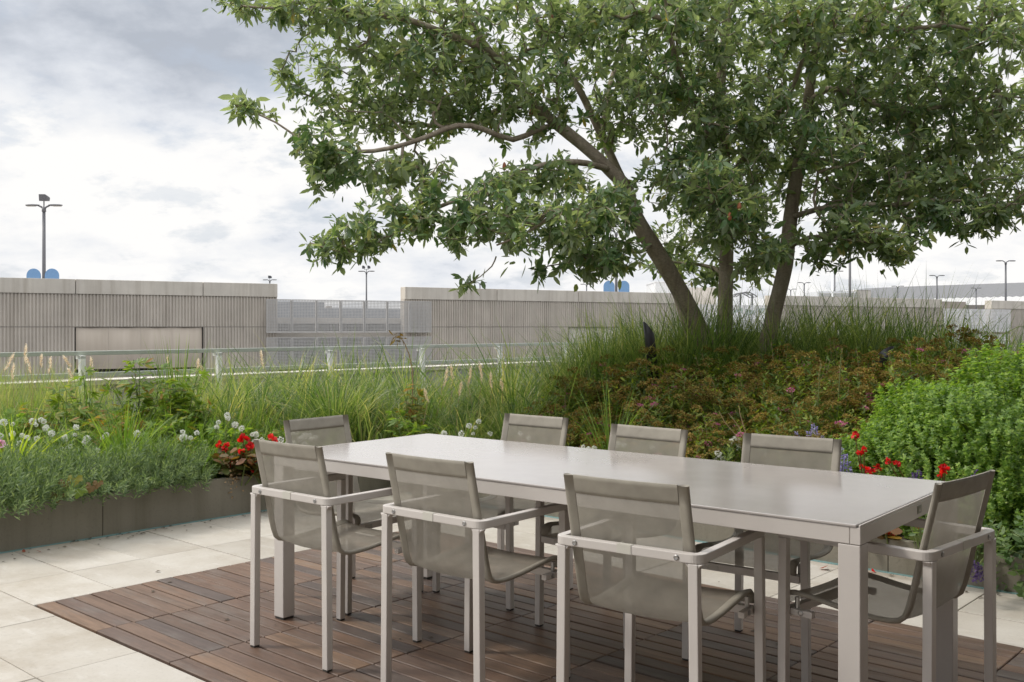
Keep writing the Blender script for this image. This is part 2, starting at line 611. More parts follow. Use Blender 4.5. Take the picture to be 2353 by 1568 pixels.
M['amber'] = leafmat('amber_leaf', [(0, (0.12, 0.18, 0.03)), (0.5, (0.22, 0.24, 0.045)), (0.78, (0.32, 0.22, 0.06)), (1, (0.32, 0.14, 0.06))], 0.4, 0.45)
M['lantana'] = leafmat('bright_leaf', [(0, (0.09, 0.18, 0.03)), (0.6, (0.17, 0.27, 0.045)), (1, (0.28, 0.36, 0.07))], 0.4, 0.5)
M['begonia'] = leafmat('bronze_leaf', [(0, (0.06, 0.085, 0.02)), (0.5, (0.13, 0.10, 0.03)), (0.8, (0.17, 0.055, 0.025)), (1, (0.22, 0.15, 0.03))], 0.35, 0.35)
M['red'] = leafmat('red_petal', [(0, (0.32, 0.006, 0.010)), (.5, (0.55, 0.014, 0.014)), (1, (0.78, 0.05, 0.035))], 0.35, 0.45, tcol=(1, .4, .4))
M['whitebloom'] = leafmat('white_petal', [(0, (0.72, 0.74, 0.66)), (1, (0.86, 0.87, 0.82))], 0.3, 0.7, tcol=(.5, .5, .5))
M['violet'] = leafmat('violet_floret', [(0, (0.24, 0.20, 0.42)), (1, (0.42, 0.38, 0.62))], 0.3, 0.6, tcol=(1, 1, 1))
M['purple'] = leafmat('purple_floret', [(0, (0.06, 0.035, 0.12)), (1, (0.13, 0.08, 0.22))], 0.3, 0.6, tcol=(1, 1, 1))
M['capsule'] = leafmat('seed_capsule', [(0, (.16, .14, .05)), (1, (.34, .27, .12))], .2, .8)
M['stem'] = plain('green_stem', (0.13, 0.17, 0.05), 0.6, var=0.2)
M['drystem'] = plain('dry_stem', (0.36, 0.25, 0.14), 0.8, var=0.2)
M['brownleaf'] = leafmat('fallen_leaf', [(0, (0.22, 0.035, 0.03)), (1, (0.28, 0.10, 0.05))], 0.15, 0.6, tcol=(1, 1, 1))
M['pod'] = plain('seed_pod', (0.28, 0.09, 0.035), 0.6, var=0.3, vscale=60)

# ================================================================== GROUND
g = MB()
g.add([(-900, -400, -6), (900, -400, -6), (900, 1500, -6), (-900, 1500, -6)], [(0, 1, 2, 3)])
tag(g.build('ground', M['asphalt']), kind='structure')

# roof slab that carries the terrace
g = MB()
g.box(-4.62, 9.0, -9.0, 13.0, -0.6, -0.036)
tag(g.build('terrace_slab', M['grout'], loc=P0, rz=TH), kind='structure')

PW, PL, GAP = 0.403, 0.757, 0.005


def chamfer_box(lx, ly, lz, c=0.003):
    x, y = lx / 2, ly / 2
    v = []
    for (dx, dy, z) in ((x - c, y - c, 0), (x, y, -c), (x, y, -lz)):
        v += [(-dx, -dy, z), (dx, -dy, z), (dx, dy, z), (-dx, dy, z)]
    f = [(0, 1, 2, 3)]
    for r in (0, 4):
        for k in range(4):
            f.append((r + k, r + 4 + k, r + 4 + (k + 1) % 4, r + (k + 1) % 4))
    return v, f


pv = MB()
bx, by = 0.51, -0.393            # corner of the timber deck
DKX, DKY = 8 * 0.61, 4 * 0.61
for i in range(-1, 12):
    for j in range(-20, 9):
        x0, x1 = i * PL, (i + 1) * PL
        y0, y1 = j * PW, (j + 1) * PW
        x0, y1 = max(x0, -0.735), min(y1, 2.905)
        if y1 - y0 < 0.05: continue
        rects = [(x0, x1, y0, y1)]
        # cut the pavers round the deck
        out = []
        for (a0, a1, c0, c1) in rects:
            if a1 <= bx + .01 or a0 >= bx + DKX - .01 or c1 <= by + .02 or c0 >= by + DKY - .01:
                out.append((a0, a1, c0, c1))
                continue
            if a0 < bx: out.append((a0, bx, c0, c1))
            if c0 < by: out.append((max(a0, bx), a1, c0, by))
            if c1 > by + DKY: out.append((max(a0, bx), a1, by + DKY, c1))
            if a1 > bx + DKX: out.append((bx + DKX, a1, max(c0, by), min(c1, by + DKY)))
        for (a0, a1, c0, c1) in out:
            lx, ly = a1 - a0 - GAP, c1 - c0 - GAP
            if lx < .02 or ly < .02: continue
            v, f = chamfer_box(lx, ly, 0.034, 0.002)
            dz = random.uniform(-.0012, .0012)
            pv.add([(p[0] + (a0 + a1) / 2, p[1] + (c0 + c1) / 2, p[2] + dz) for p in v], f)
tag(pv.build('pavement', M['paver'], loc=P0, rz=TH), kind='structure')

dk = MB()
for i in range(8):
    for j in range(4):
        for k in range(7):
            w = 0.61 / 7
            v, f = chamfer_box(0.61 - 0.005, w - 0.0085, 0.030, 0.003)
            cx, cy = bx + (i + .5) * .61, by + j * .61 + (k + .5) * w
            dz = random.uniform(-.001, .002)
            dk.add([(p[0] + cx, p[1] + cy, p[2] + dz + .002) for p in v], f)
tag(dk.build('wood_deck', M['wood'], loc=P0, rz=TH), kind='structure')

# ------------------------------------------------------------------ soil in the raised beds
nx, ny = 90, 110
vs, fs, idx = [], [], {}
for i in range(nx):
    for j in range(ny):
        b = -4.33 + (9.0 + 4.33) * i / (nx - 1)
        a = -8.5 + 21.5 * j / (ny - 1)
        if not (b <= -0.80 or a >= 2.97):
            if not (b <= -0.65 or a >= 2.77): continue
            if b > -0.80 and a < 2.97:
                if a < 2.97 and b > -.8:
                    if b <= -0.65: b = -0.80
                    if a >= 2.77 and b > -.8: a = 2.97
        p = W(b, a)
        idx[(i, j)] = len(vs)
        vs.append((p.x, p.y, soil(p.x, p.y) + random.uniform(-.012, .012)))
for i in range(nx - 1):
    for j in range(ny - 1):
        q = [(i, j), (i + 1, j), (i + 1, j + 1), (i, j + 1)]
        if all(k in idx for k in q): fs.append(tuple(idx[k] for k in q))
g = MB()
g.add(vs, fs)
tag(g.build('soil', M['soil'], smooth=True), kind='structure')


# ------------------------------------------------------------------ planters
def planter(name, label, along, p0, p1, top, joints, fixed):
    root = empty(name, P0, TH)
    tag(root, label, 'planter')
    cuts = [p0] + [j for j in joints if p0 < j < p1] + [p1]
    for c0, c1 in zip(cuts[:-1], cuts[1:]):
        m = MB()
        if along == 'y':
            m.box(fixed - .05, fixed, c0 + .002, c1 - .002, -.03, top)
        else:
            m.box(c0 + .002, c1 - .002, fixed, fixed + .05, -.03, top)
        m.build('planter_panel', M['planter'], root, bevel=.002)
    m = MB()
    if along == 'y':
        m.box(fixed + .001, fixed + .012, p0, p1 - .02, -.02, .006)
    else:
        m.box(p0 + .02, p1, fixed - .012, fixed - .001, -.02, .006)
    m.build('base_strip', M['teal'], root)
    return root


planter('planter', 'long dark taupe planter under the grey-green feathery shrubs', 'y', -8.5, 2.965, .265,
        [.54 + 2.05 * k for k in range(-5, 3)], -.75)
planter('planter', 'dark taupe planter behind the dining table below the clover-leaved shrub', 'x', -.798, 8.9, .18,
        [3.27 + 2.05 * k for k in range(-3, 4)], 2.915)

# ------------------------------------------------------------------ parapet and railing
root = empty('parapet_wall', P0, TH)
tag(root, 'low grey parapet wall with pale coping at the back of the planting', 'wall')
m = MB(); m.box(-4.62, -4.36, -9, 13, -.3, .735); m.build('wall', M['curb'], root)
m = MB(); m.box(-4.66, -4.33, -9, 13, .738, .787); m.build('coping', M['coping'], root, bevel=.004)

root = empty('railing', P0, TH)
tag(root, 'grey-green metal railing with white posts in front of the parapet', 'railing')
m = MB(); m.box(-4.33, -4.275, -9, 13, 1.037, 1.079); m.build('top_rail', M['rail'], root, bevel=.004)
m = MB(); m.box(-4.325, -4.285, -9, 13, .822, .866); m.build('lower_rail', M['rail'], root, bevel=.004)
for k in range(-7, 7):
    a = 3.517 + 1.5 * k
    m = MB()
    m.box(-4.273, -4.218, a - .025, a + .025, .25, 1.036)
    m.box(-4.33, -4.218, a - .025, a + .025, 1.0, 1.0365)
    m.build('post', M['post'], root, bevel=.003)

# ------------------------------------------------------------------ unseen building, added to shade the near deck and chairs
root = empty('unseen_shade_building', P0, TH)
tag(root, 'unseen dark building with a flat canopy, added to shade the near terrace', 'building')
m = MB(); m.box(8.95, 9.6, -14, 9, -.5, 7.5); m.build('wall', M['concrete_dark'], root)
m = MB(); m.box(4.35, 8.94, -8.9, 2.4, 3.05, 3.35); m.build('canopy', M['concrete_dark'], root, bevel=.01)  # added out of view, reaching far enough to darken the near chairs
for k in range(7):
    m = MB(); a = -8 + 2.1 * k
    m.box(8.90, 8.948, a, a + 1.7, .1, 2.7); m.build('window', M['glass'], root)
for a in (-8.4, -3.6, 1.6):
    m = MB(); m.box(8.3, 8.6, a, a + .3, -.03, 3.048); m.build('column', M['concrete_dark'], root)

# ================================================================== TABLE
TC = Vector((0.2695, 4.0425, 0))
TA = R(-38.9)
LX, LY = 1.325, 0.5
tb = empty('dining_table', TC, TA)
tag(tb, 'long pale greige rectangular garden dining table on the timber deck', 'table')
m = MB(); m.box(-LX + .011, LX - .011, -LY, LY, .7435, .752); m.build('table_top', M['table'], tb, bevel=.0025)
m = MB()
m.box(-LX + .031, LX - .031, -LY + .003, -LY + .035, .694, .7432)
m.box(-LX + .031, LX - .031, LY - .035, LY - .003, .694, .7432)
m.build('side_apron', M['frame'], tb, bevel=.002)
for s in (-1, 1):
    m = MB()
    m.box(s * LX - .03 * (s > 0), s * LX + .03 * (s < 0), -LY + .003, LY - .003, .694, .7434)
    m.box(s * (LX - .0055), s * LX, -LY + .003, LY - .003, .7434, .7515)
    m.build('end_apron', M['frame'], tb, bevel=.0015)
for s in (-1, 1):
    m = MB(); m.box(min(s * (LX - .0106), s * (LX - .0059)), max(s * (LX - .0106), s * (LX - .0059)), -LY + .004, LY - .004, .7437, .7465)
    m.build('gap_shade_strip', M['rubber'], tb)  # dark strip laid in the open end gap in place of its shade
m = MB(); m.box(-LX + .035, LX - .035, -.03, .03, .70, .742)
m.box(-.03, .03, -LY + .037, -.032, .70, .741); m.box(-.03, .03, .032, LY - .037, .70, .741)
m.build('under_frame', M['frame'], tb)
for sx in (-1, 1):
    for sy in (-1, 1):
        m = MB()
        x0, y0 = sx * (LX - .0005), sy * (LY - .0035)
        m.box(min(x0, x0 - sx * .065), max(x0, x0 - sx * .065), min(y0, y0 - sy * .065), max(y0, y0 - sy * .065), .012, .6925)
        l = m.build('leg', M['frame'], tb, bevel=.003)
        m = MB()
        m.box(min(x0 - sx * .004, x0 - sx * .061), max(x0 - sx * .004, x0 - sx * .061),
              min(y0 - sy * .004, y0 - sy * .061), max(y0 - sy * .004, y0 - sy * .061), .002, .012)
        m.build('foot', M['rubber'], l)
m = MB(); m.box(LX, LX + .0015, .02, .062, .708, .734)
pl = m.build('name_plate', M['plate'], tb)
m = MB(); m.add([(LX + .0022, .033, .714), (LX + .0022, .051, .714), (LX + .0022, .042, .729)], [(0, 1, 2)])
m.build('emblem', M['frame'], pl)


# ================================================================== CHAIRS
def arc(cx, cy, r, a0, a1, n=6):
    return [(cx + r * math.cos(R(a0 + (a1 - a0) * i / n)), cy + r * math.sin(R(a0 + (a1 - a0) * i / n))) for i in range(n + 1)]


PROF = [(0.0, .855), (.012, .80), (.026, .74), (.039, .685), (.052, .63), (.064, .575), (.076, .52), (.087, .478),
        (.099, .447), (.117, .432), (.142, .426), (.19, .424), (.25, .427), (.31, .433), (.37, .441), (.425, .447),
        (.463, .450), (.487, .446), (.501, .434), (.505, .418), (.503, .405)]


def prof_normals():
    ns = []
    for i in range(len(PROF)):
        a, b = PROF[max(i - 1, 0)], PROF[min(i + 1, len(PROF) - 1)]
        d = Vector((b[0] - a[0], b[1] - a[1])).normalized()
        ns.append(Vector((-d.y, d.x)))       # towards the sitter
    return ns


PN = prof_normals()


def sag(i, u):
    """hammock of the fabric between its two side rails, u in -1..1"""
    z = (1 - u * u)
    k = .010 if i > 9 else (.009 if i < 7 else .013)
    if i < 2: k = .008
    return -k * z


def make_chair():
    c = empty('garden_chair')
    HX = .25
    # U-shaped arm rail
    outer = [(-HX, .50)] + arc(-HX + .035, .035, .035, 180, 270) + arc(HX - .035, .035, .035, 270, 360) + [(HX, .50)]
    inner = [(-HX + .028, .50)] + arc(-HX + .035, .035, .008, 180, 270) + arc(HX - .035, .035, .008, 270, 360) + [(HX - .028, .50)]
    n = len(outer)
    z0, z1 = .632, .66
    vs = [(x, y, z0) for x, y in outer] + [(x, y, z0) for x, y in inner] + [(x, y, z1) for x, y in outer] + [(x, y, z1) for x, y in inner]
    fs = []
    for i in range(n - 1):
        fs += [(i, i + 1, n + i + 1, n + i), (2 * n + i, 3 * n + i, 3 * n + i + 1, 2 * n + i + 1),
               (i, 2 * n + i, 2 * n + i + 1, i + 1), (n + i, n + i + 1, 3 * n + i + 1, 3 * n + i)]
    fs += [(0, n, 3 * n, 2 * n), (n - 1, 3 * n - 1, 4 * n - 1, 2 * n - 1)]
    m = MB(); m.add(vs, fs)
    rail = m.build('arm_rail', M['frame'], c, bevel=.003)
    m = MB(); m.box(-.024, .024, -.0016, .0005, .634, .6605); m.box(-.024, .024, .0, .02, .6602, .6612)
    m.build('rail_clip', M['tape'], rail)
    for s in (-1, 1):
        m = MB()
        m.lathe([(.0085, 0), (.0085, .002), (.006, .0035), (.003, .0026)], 12, Matrix.Translation((s * .172, -.0002, .645)) @ Matrix.Rotation(R(90), 4, 'X'))
        m.build('screw', M['steel'], rail, smooth=False)
    # legs
    for (x, y, ytop) in ((-.222, .001, .001), (.222, .001, .001), (-HX + .0005, .47, .47), (HX - .0295, .47, .47)):
        m = MB()
        if y < .1:
            x0, x1 = x - .015, x + .015
        else:
            x0, x1 = x, x + .029
        spl = .006 * (-1 if x < 0 else 1)
        v = []
        for (zz, o) in ((.008, spl), (.6315, 0)):
            v += [(x0 + o, y, zz), (x1 + o, y, zz), (x1 + o, y + .029, zz), (x0 + o, y + .029, zz)]
        m.add(v, [(3, 2, 1, 0), (4, 5, 6, 7), (0, 1, 5, 4), (1, 2, 6, 5), (2, 3, 7, 6), (3, 0, 4, 7)])
        # little gusset where the leg runs into the rail
        for sg, xe in ((-1, x0), (1, x1)):
            if y < .1:
                m.add([(xe, y + .003, .6312), (xe + sg * .012, y + .003, .6312), (xe, y + .003, .618),
                       (xe, y + .026, .6312), (xe + sg * .012, y + .026, .6312), (xe, y + .026, .618)],
                      [(0, 1, 2), (3, 5, 4), (0, 3, 4, 1), (1, 4, 5, 2)])
        l = m.build('leg', M['frame'], c, bevel=.0025)
        m = MB(); m.box(x0 + spl + .002, x1 + spl - .002, y + .002, y + .027, .002, .008)
        m.build('foot', M['rubber'], l)
    # seat carrier: front bar and two short side bars
    m = MB()
    m.box(-.2195, .2195, .474, .498, .372, .400)
    fb = m.build('front_bar', M['frame'], c, bevel=.002)
    m = MB(); m.box(.10, .145, .4982, .4995, .376, .394); m.build('maker_plate', M['plate'], fb)
    for s in (-1, 1):
        m = MB()
        m.box(s * .2195 - (.022 if s > 0 else 0), s * .2195 + (.022 if s < 0 else 0), .395, .4738, .379, .400)
        sb = m.build('side_bar', M['frame'], c, bevel=.002)
        m = MB(); m.lathe([(.009, 0), (.009, .003), (.005, .004)], 10, Matrix.Translation((s * .2196, .435, .391)) @ Matrix.Rotation(R(90 * s), 4, 'Y'))
        m.build('bolt', M['steel'], sb)
        m = MB(); m.tube([(s * .205, .455, .400), (s * .205, .455, .437)], .008, 8); m.build('spacer', M['steel'], sb)
    # sling
    xs = np.linspace(-1, 1, 15)
    vs, fs = [], []
    for i, (y, z) in enumerate(PROF):
        for u in xs:
            d = sag(i, u)
            vs.append((u * .205, y + PN[i].x * d, z + PN[i].y * d))
    k = len(xs)
    for i in range(len(PROF) - 1):
        for j in range(k - 1):
            fs.append((i * k + j, i * k + j + 1, (i + 1) * k + j + 1, (i + 1) * k + j))
    m = MB(); m.add(vs, fs)
    sl = m.build('sling', M['sling'], c, smooth=True)
    # side hems: flattened sleeves over the frame tubes
    for s in (-1, 1):
        vs, fs = [], []
        ring = [(math.cos(2 * math.pi * q / 14), math.sin(2 * math.pi * q / 14)) for q in range(14)]
        for i, (y, z) in enumerate(PROF):
            for (cu, sn) in ring:
                wide = .025 if cu * s < 0 else .012
                thick = .009 if cu * s > 0 else .009 - .0065 * min(1, abs(cu) * 1.15)
                x = s * .200 + cu * wide
                d = sag(i, min(1, abs(x) / .205)) * (1 if abs(x) < .205 else 0) + sn * thick
                vs.append((x, y + PN[i].x * d, z + PN[i].y * d))
        q = len(ring)
        for i in range(len(PROF) - 1):
            for j in range(q):
                j2 = (j + 1) % q
                fs.append((i * q + j, i * q + j2, (i + 1) * q + j2, (i + 1) * q + j))
        fs.append(tuple(range(q)))
        fs.append(tuple((len(PROF) - 1) * q + j for j in range(q)))
        m = MB(); m.add(vs, fs)
        m.build('side_hem', M['hem'], sl, smooth=True)
    # top hem
    vs, fs = [], []
    ts = np.linspace(0, 1, 6)
    for side in (1, -1):
        for t in (ts if side == 1 else ts[::-1]):
            y = .0 + .0125 * t; z = .8563 - .058 * t
            th = (.0026 if t < .9 else .0018)
            for u in np.linspace(-1, 1, 13):
                d = sag(0, u * .86) + side * th
                vs.append((u * .176, y + PN[0].x * d, z + PN[0].y * d))
    rws = len(ts) * 2
    for i in range(rws):
        for j in range(12):
            a, b = i * 13 + j, ((i + 1) % rws) * 13 + j
            fs.append((a, a + 1, b + 1, b))
    m = MB(); m.add(vs, fs)
    m.build('top_hem', M['hem'], sl, smooth=True)
    return c


chair = make_chair()
GRP = 'garden chairs round the dining table'
# mid of the back's top edge, heading of the sitter
CH = [((-.889, 3.927), 39.5, 'taupe sling chair with its back to us, leftmost on the near table side'),
      ((-.295, 3.4895), 39.4, 'taupe sling chair with its back to us, middle of the near table side'),
      ((.335, 2.98), 35.0, 'taupe sling chair with its back to us, closest to the near table corner'),
      ((1.388, 3.04), -43.5, 'taupe sling garden chair pushed in at the right end of the table'),
      ((.1235, 5.1375), 220.6, 'taupe sling garden chair facing us before the tall grass behind the table'),
      ((.626, 4.5585), 223.0, 'taupe sling garden chair facing us in the middle of the far table side'),
      ((1.17, 4.169), 216.5, 'taupe sling garden chair facing us beside the clover-leaved shrub'),
      ((-.988, 5.03), 127.5, 'taupe sling garden chair at the left end of the table by the red flowers')]
for i, (p, hd, lab) in enumerate(CH):
    o = chair if i == 0 else dup(chair)
    o.location = (p[0], p[1], .002)
    o.rotation_euler = (0, 0, -R(hd))
    tag(o, lab, 'chair', GRP)

# ================================================================== PARKING GARAGE
FO = Vector((-20.57, 40, 0))
FA = math.atan2(1, 1.63)
gar = empty('parking_garage', FO, FA)
tag(gar, 'long ribbed concrete parking garage across the street behind the railing', 'building')


def ribs(x0, x1, z0, z1, name='rib_wall', depth=.045, pitch=.135, back=.5):
    n = max(1, int(round((x1 - x0) / pitch)))
    p = (x1 - x0) / n
    prof = []
    for i in range(n):
        x = x0 + i * p
        prof += [(x, depth), (x + p * .30, depth), (x + p * .42, 0), (x + p * .88, 0)]
    prof.append((x1, depth))
    k = len(prof)
    vs = [(x, y, z0) for x, y in prof] + [(x, y, z1) for x, y in prof]
    fs = [(i, i + 1, k + i + 1, k + i) for i in range(k - 1)]
    b = len(vs)
    vs += [(x0, back, z0), (x1, back, z0), (x0, back, z1), (x1, back, z1)]
    fs += [(b + 1, b, b + 2, b + 3), (b, 0, k, b + 2), (k - 1, b + 1, b + 3, 2 * k - 1)]
    fs += [tuple([b] + [b + 1] + list(range(k - 1, -1, -1))), tuple(list(range(k, 2 * k)) + [b + 3, b + 2])]
    m = MB(); m.add(vs, fs)
    return m.build(name, M['concrete'], gar)


def cap(x0, x1, joints, z0=2.70, z1=3.31):
    cuts = [x0] + [j for j in joints if x0 < j < x1] + [x1]
    for c0, c1 in zip(cuts[:-1], cuts[1:]):
        m = MB(); m.box(c0 + .015, c1 - .015, -.035, .52, z0, z1)
        m.build('wall_cap', M['concrete_cap'], gar, bevel=.01)


JT = [-7.6, -2.4, 2.8, 8.03, 23.2, 28.4, 33.6, 48, 53.2, 57.0, 72, 77]
for (x0, x1) in ((-14, 11.43), (17.89, 36.2), (43.2, 60.4), (66.3, 84)):
    cap(x0, x1, JT)
    ribs(x0 + .01, x1 - .01, 1.335, 2.698)
for (x0, x1) in ((-14, 2.78), (8.05, 11.43), (17.89, 27.8), (32.1, 36.2), (43.2, 46.2), (51.0, 60.4), (66.3, 84)):
    ribs(x0 + .01, x1 - .01, -3.5, 1.305)


def opening(x0, x1, z0, z1, n, mt):
    w = (x1 - x0) / n
    for i in range(n):
        a, b = x0 + i * w + .003, x0 + (i + 1) * w - .003
        vs, fs = [], []
        k, q = 10, 12
        for j in range(q + 1):
            t = j / q
            for s in range(k + 1):
                u = s / k
                # sheets belly out a little between their fixings
                y = .12 + .05 * math.sin(math.pi * u) ** 2 * (abs(2 * t - 1) ** 3) - .03 * math.sin(math.pi * t)
                vs.append((a + (b - a) * u, y, z0 + (z1 - z0) * t))
        for j in range(q):
            for s in range(k):
                fs.append((j * (k + 1) + s, j * (k + 1) + s + 1, (j + 1) * (k + 1) + s + 1, (j + 1) * (k + 1) + s))
        m = MB(); m.add(vs, fs)
        m.build('sheet_panel', mt, gar, smooth=True)
    m = MB()
    m.box(x0, x0 + .012, .0, .5, z0 - .5, z1); m.box(x1 - .012, x1, .0, .5, z0 - .5, z1)
    m.box(x0, x1, .3, .5, z0 - .5, z0)
    m.build('opening_frame', M['dark'], gar)


m = MB()
for (x0, x1) in ((-14, 11.42), (17.9, 36.1), (43.3, 60.3), (66.4, 84)):
    m.box(x0, x1, .06, .49, 1.302, 1.338)
m.build('seam_joint', M['concrete_dark'], gar)
opening(2.8, 8.03, -.46, 1.301, 4, M['panel'])
opening(27.8, 32.1, -1.2, 1.301, 4, M['concrete_pale'])
opening(46.2, 51.0, -1.2, 1.301, 4, M['concrete_pale'])
m = MB(); m.box(2.8, 8.03, -.0, .3, -3.4, -.66); m.build('lower_wall', M['concrete_dark'], gar)
# parking levels behind the wall
m = MB(); m.box(-14, 84, .53, 30, 1.5, 1.75); m.box(-14, 84, .53, 30, -1.6, -1.3)
m.build('parking_slab', M['concrete_pale'], gar)
m = MB(); m.box(11.2, 18.1, 8.0, 8.3, .55, 1.48); m.box(11.45, 17.88, .55, .9, .80, 1.12); m.box(11, 18.2, 8.0, 8.3, -1.29, -.5)
m.build('inner_beam', M['concrete_pale'], gar)
m = MB(); m.box(9.5, 16.0, 6.0, 6.1, 1.76, 2.66); m.box(16.1, 21, 7.0, 7.1, 1.76, 2.36); m.build('far_screen', M['bluemetal'], gar)
m = MB(); m.box(-14, 84, 16, 16.3, -1.29, 1.49); m.build('dark_backing_wall', M['concrete_dark'], gar)  # backing added to block light from behind and keep this level dark
m = MB(); m.box(10.5, 15.5, 12.0, 12.2, 1.76, 2.15); m.build('inner_parapet', M['concrete_pale'], gar)
for x in (12.6, 13.6, 16.4, 18.6):
    m = MB(); m.box(x, x + .35, 6.0, 6.4, -1.28, 1.49); m.build('column', M['concrete_dark'], gar)
for x in (12.2, 17.3):
    m = MB(); m.box(x, x + .3, 9.0, 9.3, 1.76, 2.5); m.build('column', M['concrete_dark'], gar)
m = MB(); m.box(60.2, 66.5, 2.2, 2.5, 1.2, 3.26); m.build('recessed_wall', M['concrete_dark'], gar)


def screen(x0, n, w, z0, z1, nc, nr, mt, y=-.22):
    """perforated sheets: a real lattice of strips"""
    sc = empty('perforated_screen')
    sc.parent = gar
    for i in range(n):
        a, b = x0 + i * w + .012, x0 + (i + 1) * w - .012
        m = MB()
        px, pz = (b - a) / nc, (z1 - z0) / nr
        fr = .035
        m.box(a, a + fr, y - .02, y + .02, z0, z1); m.box(b - fr, b, y - .02, y + .02, z0, z1)
        m.box(a + fr, b - fr, y - .019, y + .019, z0, z0 + fr); m.box(a + fr, b - fr, y - .019, y + .019, z1 - fr, z1)
        for j in range(1, nc):
            x = a + j * px
            m.box(x - px * .20, x + px * .20, y - .006, y, z0 + fr, z1 - fr)
        for j in range(1, nr):
            z = z0 + j * pz
            m.box(a + fr, b - fr, y - .003, y + .003, z - pz * .20, z + pz * .20)
        m.build('screen_panel', mt, sc)
    m = MB()
    for i in range(1, n):
        m.box(x0 + i * w - .04, x0 + i * w + .04, y + .03, y + .11, z0 + .05, z1 - .05)
    m.build('screen_mullion', M['perf'], sc)


screen(10.82, 7, 1.207, 1.05, 2.60, 16, 22, M['perf'])
screen(10.82, 7, 1.207, -.62, .84, 16, 21, M['perf'])
screen(36.6, 6, 1.04, 1.0, 2.66, 14, 22, M['perf_white'])
screen(60.3, 5, 1.62, .95, 2.64, 14, 16, M['perf_white'])
screen(60.3, 5, 1.62, -1.2, .75, 14, 16, M['perf_white'])

# ------------------------------------------------------------------ things on the garage roof
ROOF = 1.75


def lamp(px, Yarm, flood, label, tall=8.1, heading=None):
    X, Y = site(px, Yarm)
    l = empty('lamp_post', (X, Y, 0), random.uniform(-.25, .25) if heading is None else heading)
    tag(l, label, 'lamp post', 'lamp posts beyond the garage wall')
    m = MB(); m.tube([(0, 0, ROOF - 1), (0, 0, 4), (0, 0, tall - .35)], [.11, .10, .085], 10)
    m.tube([(0, 0, tall - .35), (0, 0, tall - .12)], [.12, .10], 10)
    m.build('pole', M['lamp'], l, smooth=True)
    for s in (-1, 1):
        m = MB()
        m.tube([(0, 0, tall - .25), (s * .12, 0, tall - .1), (s * .3, 0, tall - .01)], [.06, .05, .05], 8)
        # flat oval lamp head
        pr = [(.25, .03, .03), (.36, .10, .05), (.6, .17, .06), (.85, .16, .055), (1.0, .09, .035), (1.03, .02, .02)]
        vs, fs = [], []
        for (x, wy, wz) in pr:
            for q in range(10):
                t = 2 * math.pi * q / 10
                vs.append((s * x, wy * math.cos(t), tall + .01 + wz * math.sin(t)))
        for i in range(len(pr) - 1):
            for q in range(10):
                q2 = (q + 1) % 10
                fs.append((i * 10 + q, i * 10 + q2, (i + 1) * 10 + q2, (i + 1) * 10 + q))
        m.add(vs, fs)
        h = m.build('lamp_head', M['lamp'], l, smooth=True)
        m = MB(); m.box(min(s * .5, s * .95), max(s * .5, s * .95), -.11, .11, tall - .055, tall - .035)
        m.build('lens', M['lens'], h)
    if flood:
        m = MB(); m.tube([(0, 0, tall - .2), (0, 0, tall + .25)], .035, 8)
        if flood == 2:
            m.tube([(-.28, 0, tall + .35), (-.25, 0, tall + .2), (.25, 0, tall + .2), (.28, 0, tall + .4)], .025, 6)
        m.build('bracket', M['lamp'], l)
        for x in ((0.05,) if flood == 1 else (-.33, .33)):
            m = MB()
            k = .30 if flood == 1 else .2
            z = tall + (.42 if flood == 1 else .5)
            m.add([(x - k * .8, -.2, z - .2), (x + k * .7, -.2, z - .2), (x + k * .9, -.25, z + .06), (x + k * .4, -.25, z + .18), (x - k * .8, -.25, z + .18),
                   (x - k * .6, .2, z - .16), (x + k * .6, .2, z - .16), (x + k * .7, .2, z + .02), (x + k * .3, .2, z + .13), (x - k * .6, .2, z + .13)],
                  [(0, 1, 2, 3, 4), (9, 8, 7, 6, 5), (0, 5, 6, 1), (1, 6, 7, 2), (2, 7, 8, 3), (3, 8, 9, 4), (4, 9, 5, 0)])
            m.build('floodlight', M['lamp'], l, bevel=.02)
    return l


def rounded_sign(lampo, off, label):
    loc = lampo.location
    s = empty('rounded_sign', (loc.x + off, loc.y - .15, ROOF), 0)
    tag(s, label, 'sign', 'blue rounded signs on the lamp posts')
    m = MB()
    r, h, z0 = .39, 2.82, .2
    out = [(-r, z0), (r, z0)] + [(r * math.cos(R(t)), h - r + r * math.sin(R(t))) for t in range(0, 181, 12)]
    k = len(out)
    vs = [(x, -.03, z) for x, z in out] + [(x, .03, z) for x, z in out]
    fs = [tuple(range(k)), tuple(range(2 * k - 1, k - 1, -1))] + [(i, i + k, (i + 1) % k + k, (i + 1) % k) for i in range(k)]
    m.add(vs, fs)
    m.build('sign_board', M['sign'], s)
    m = MB(); m.box(-off * .98, 0, .031, .06, 2.0, 2.06); m.box(-off * .98, 0, .031, .06, .7, .76)
    m.build('bracket', M['lamp'], s)


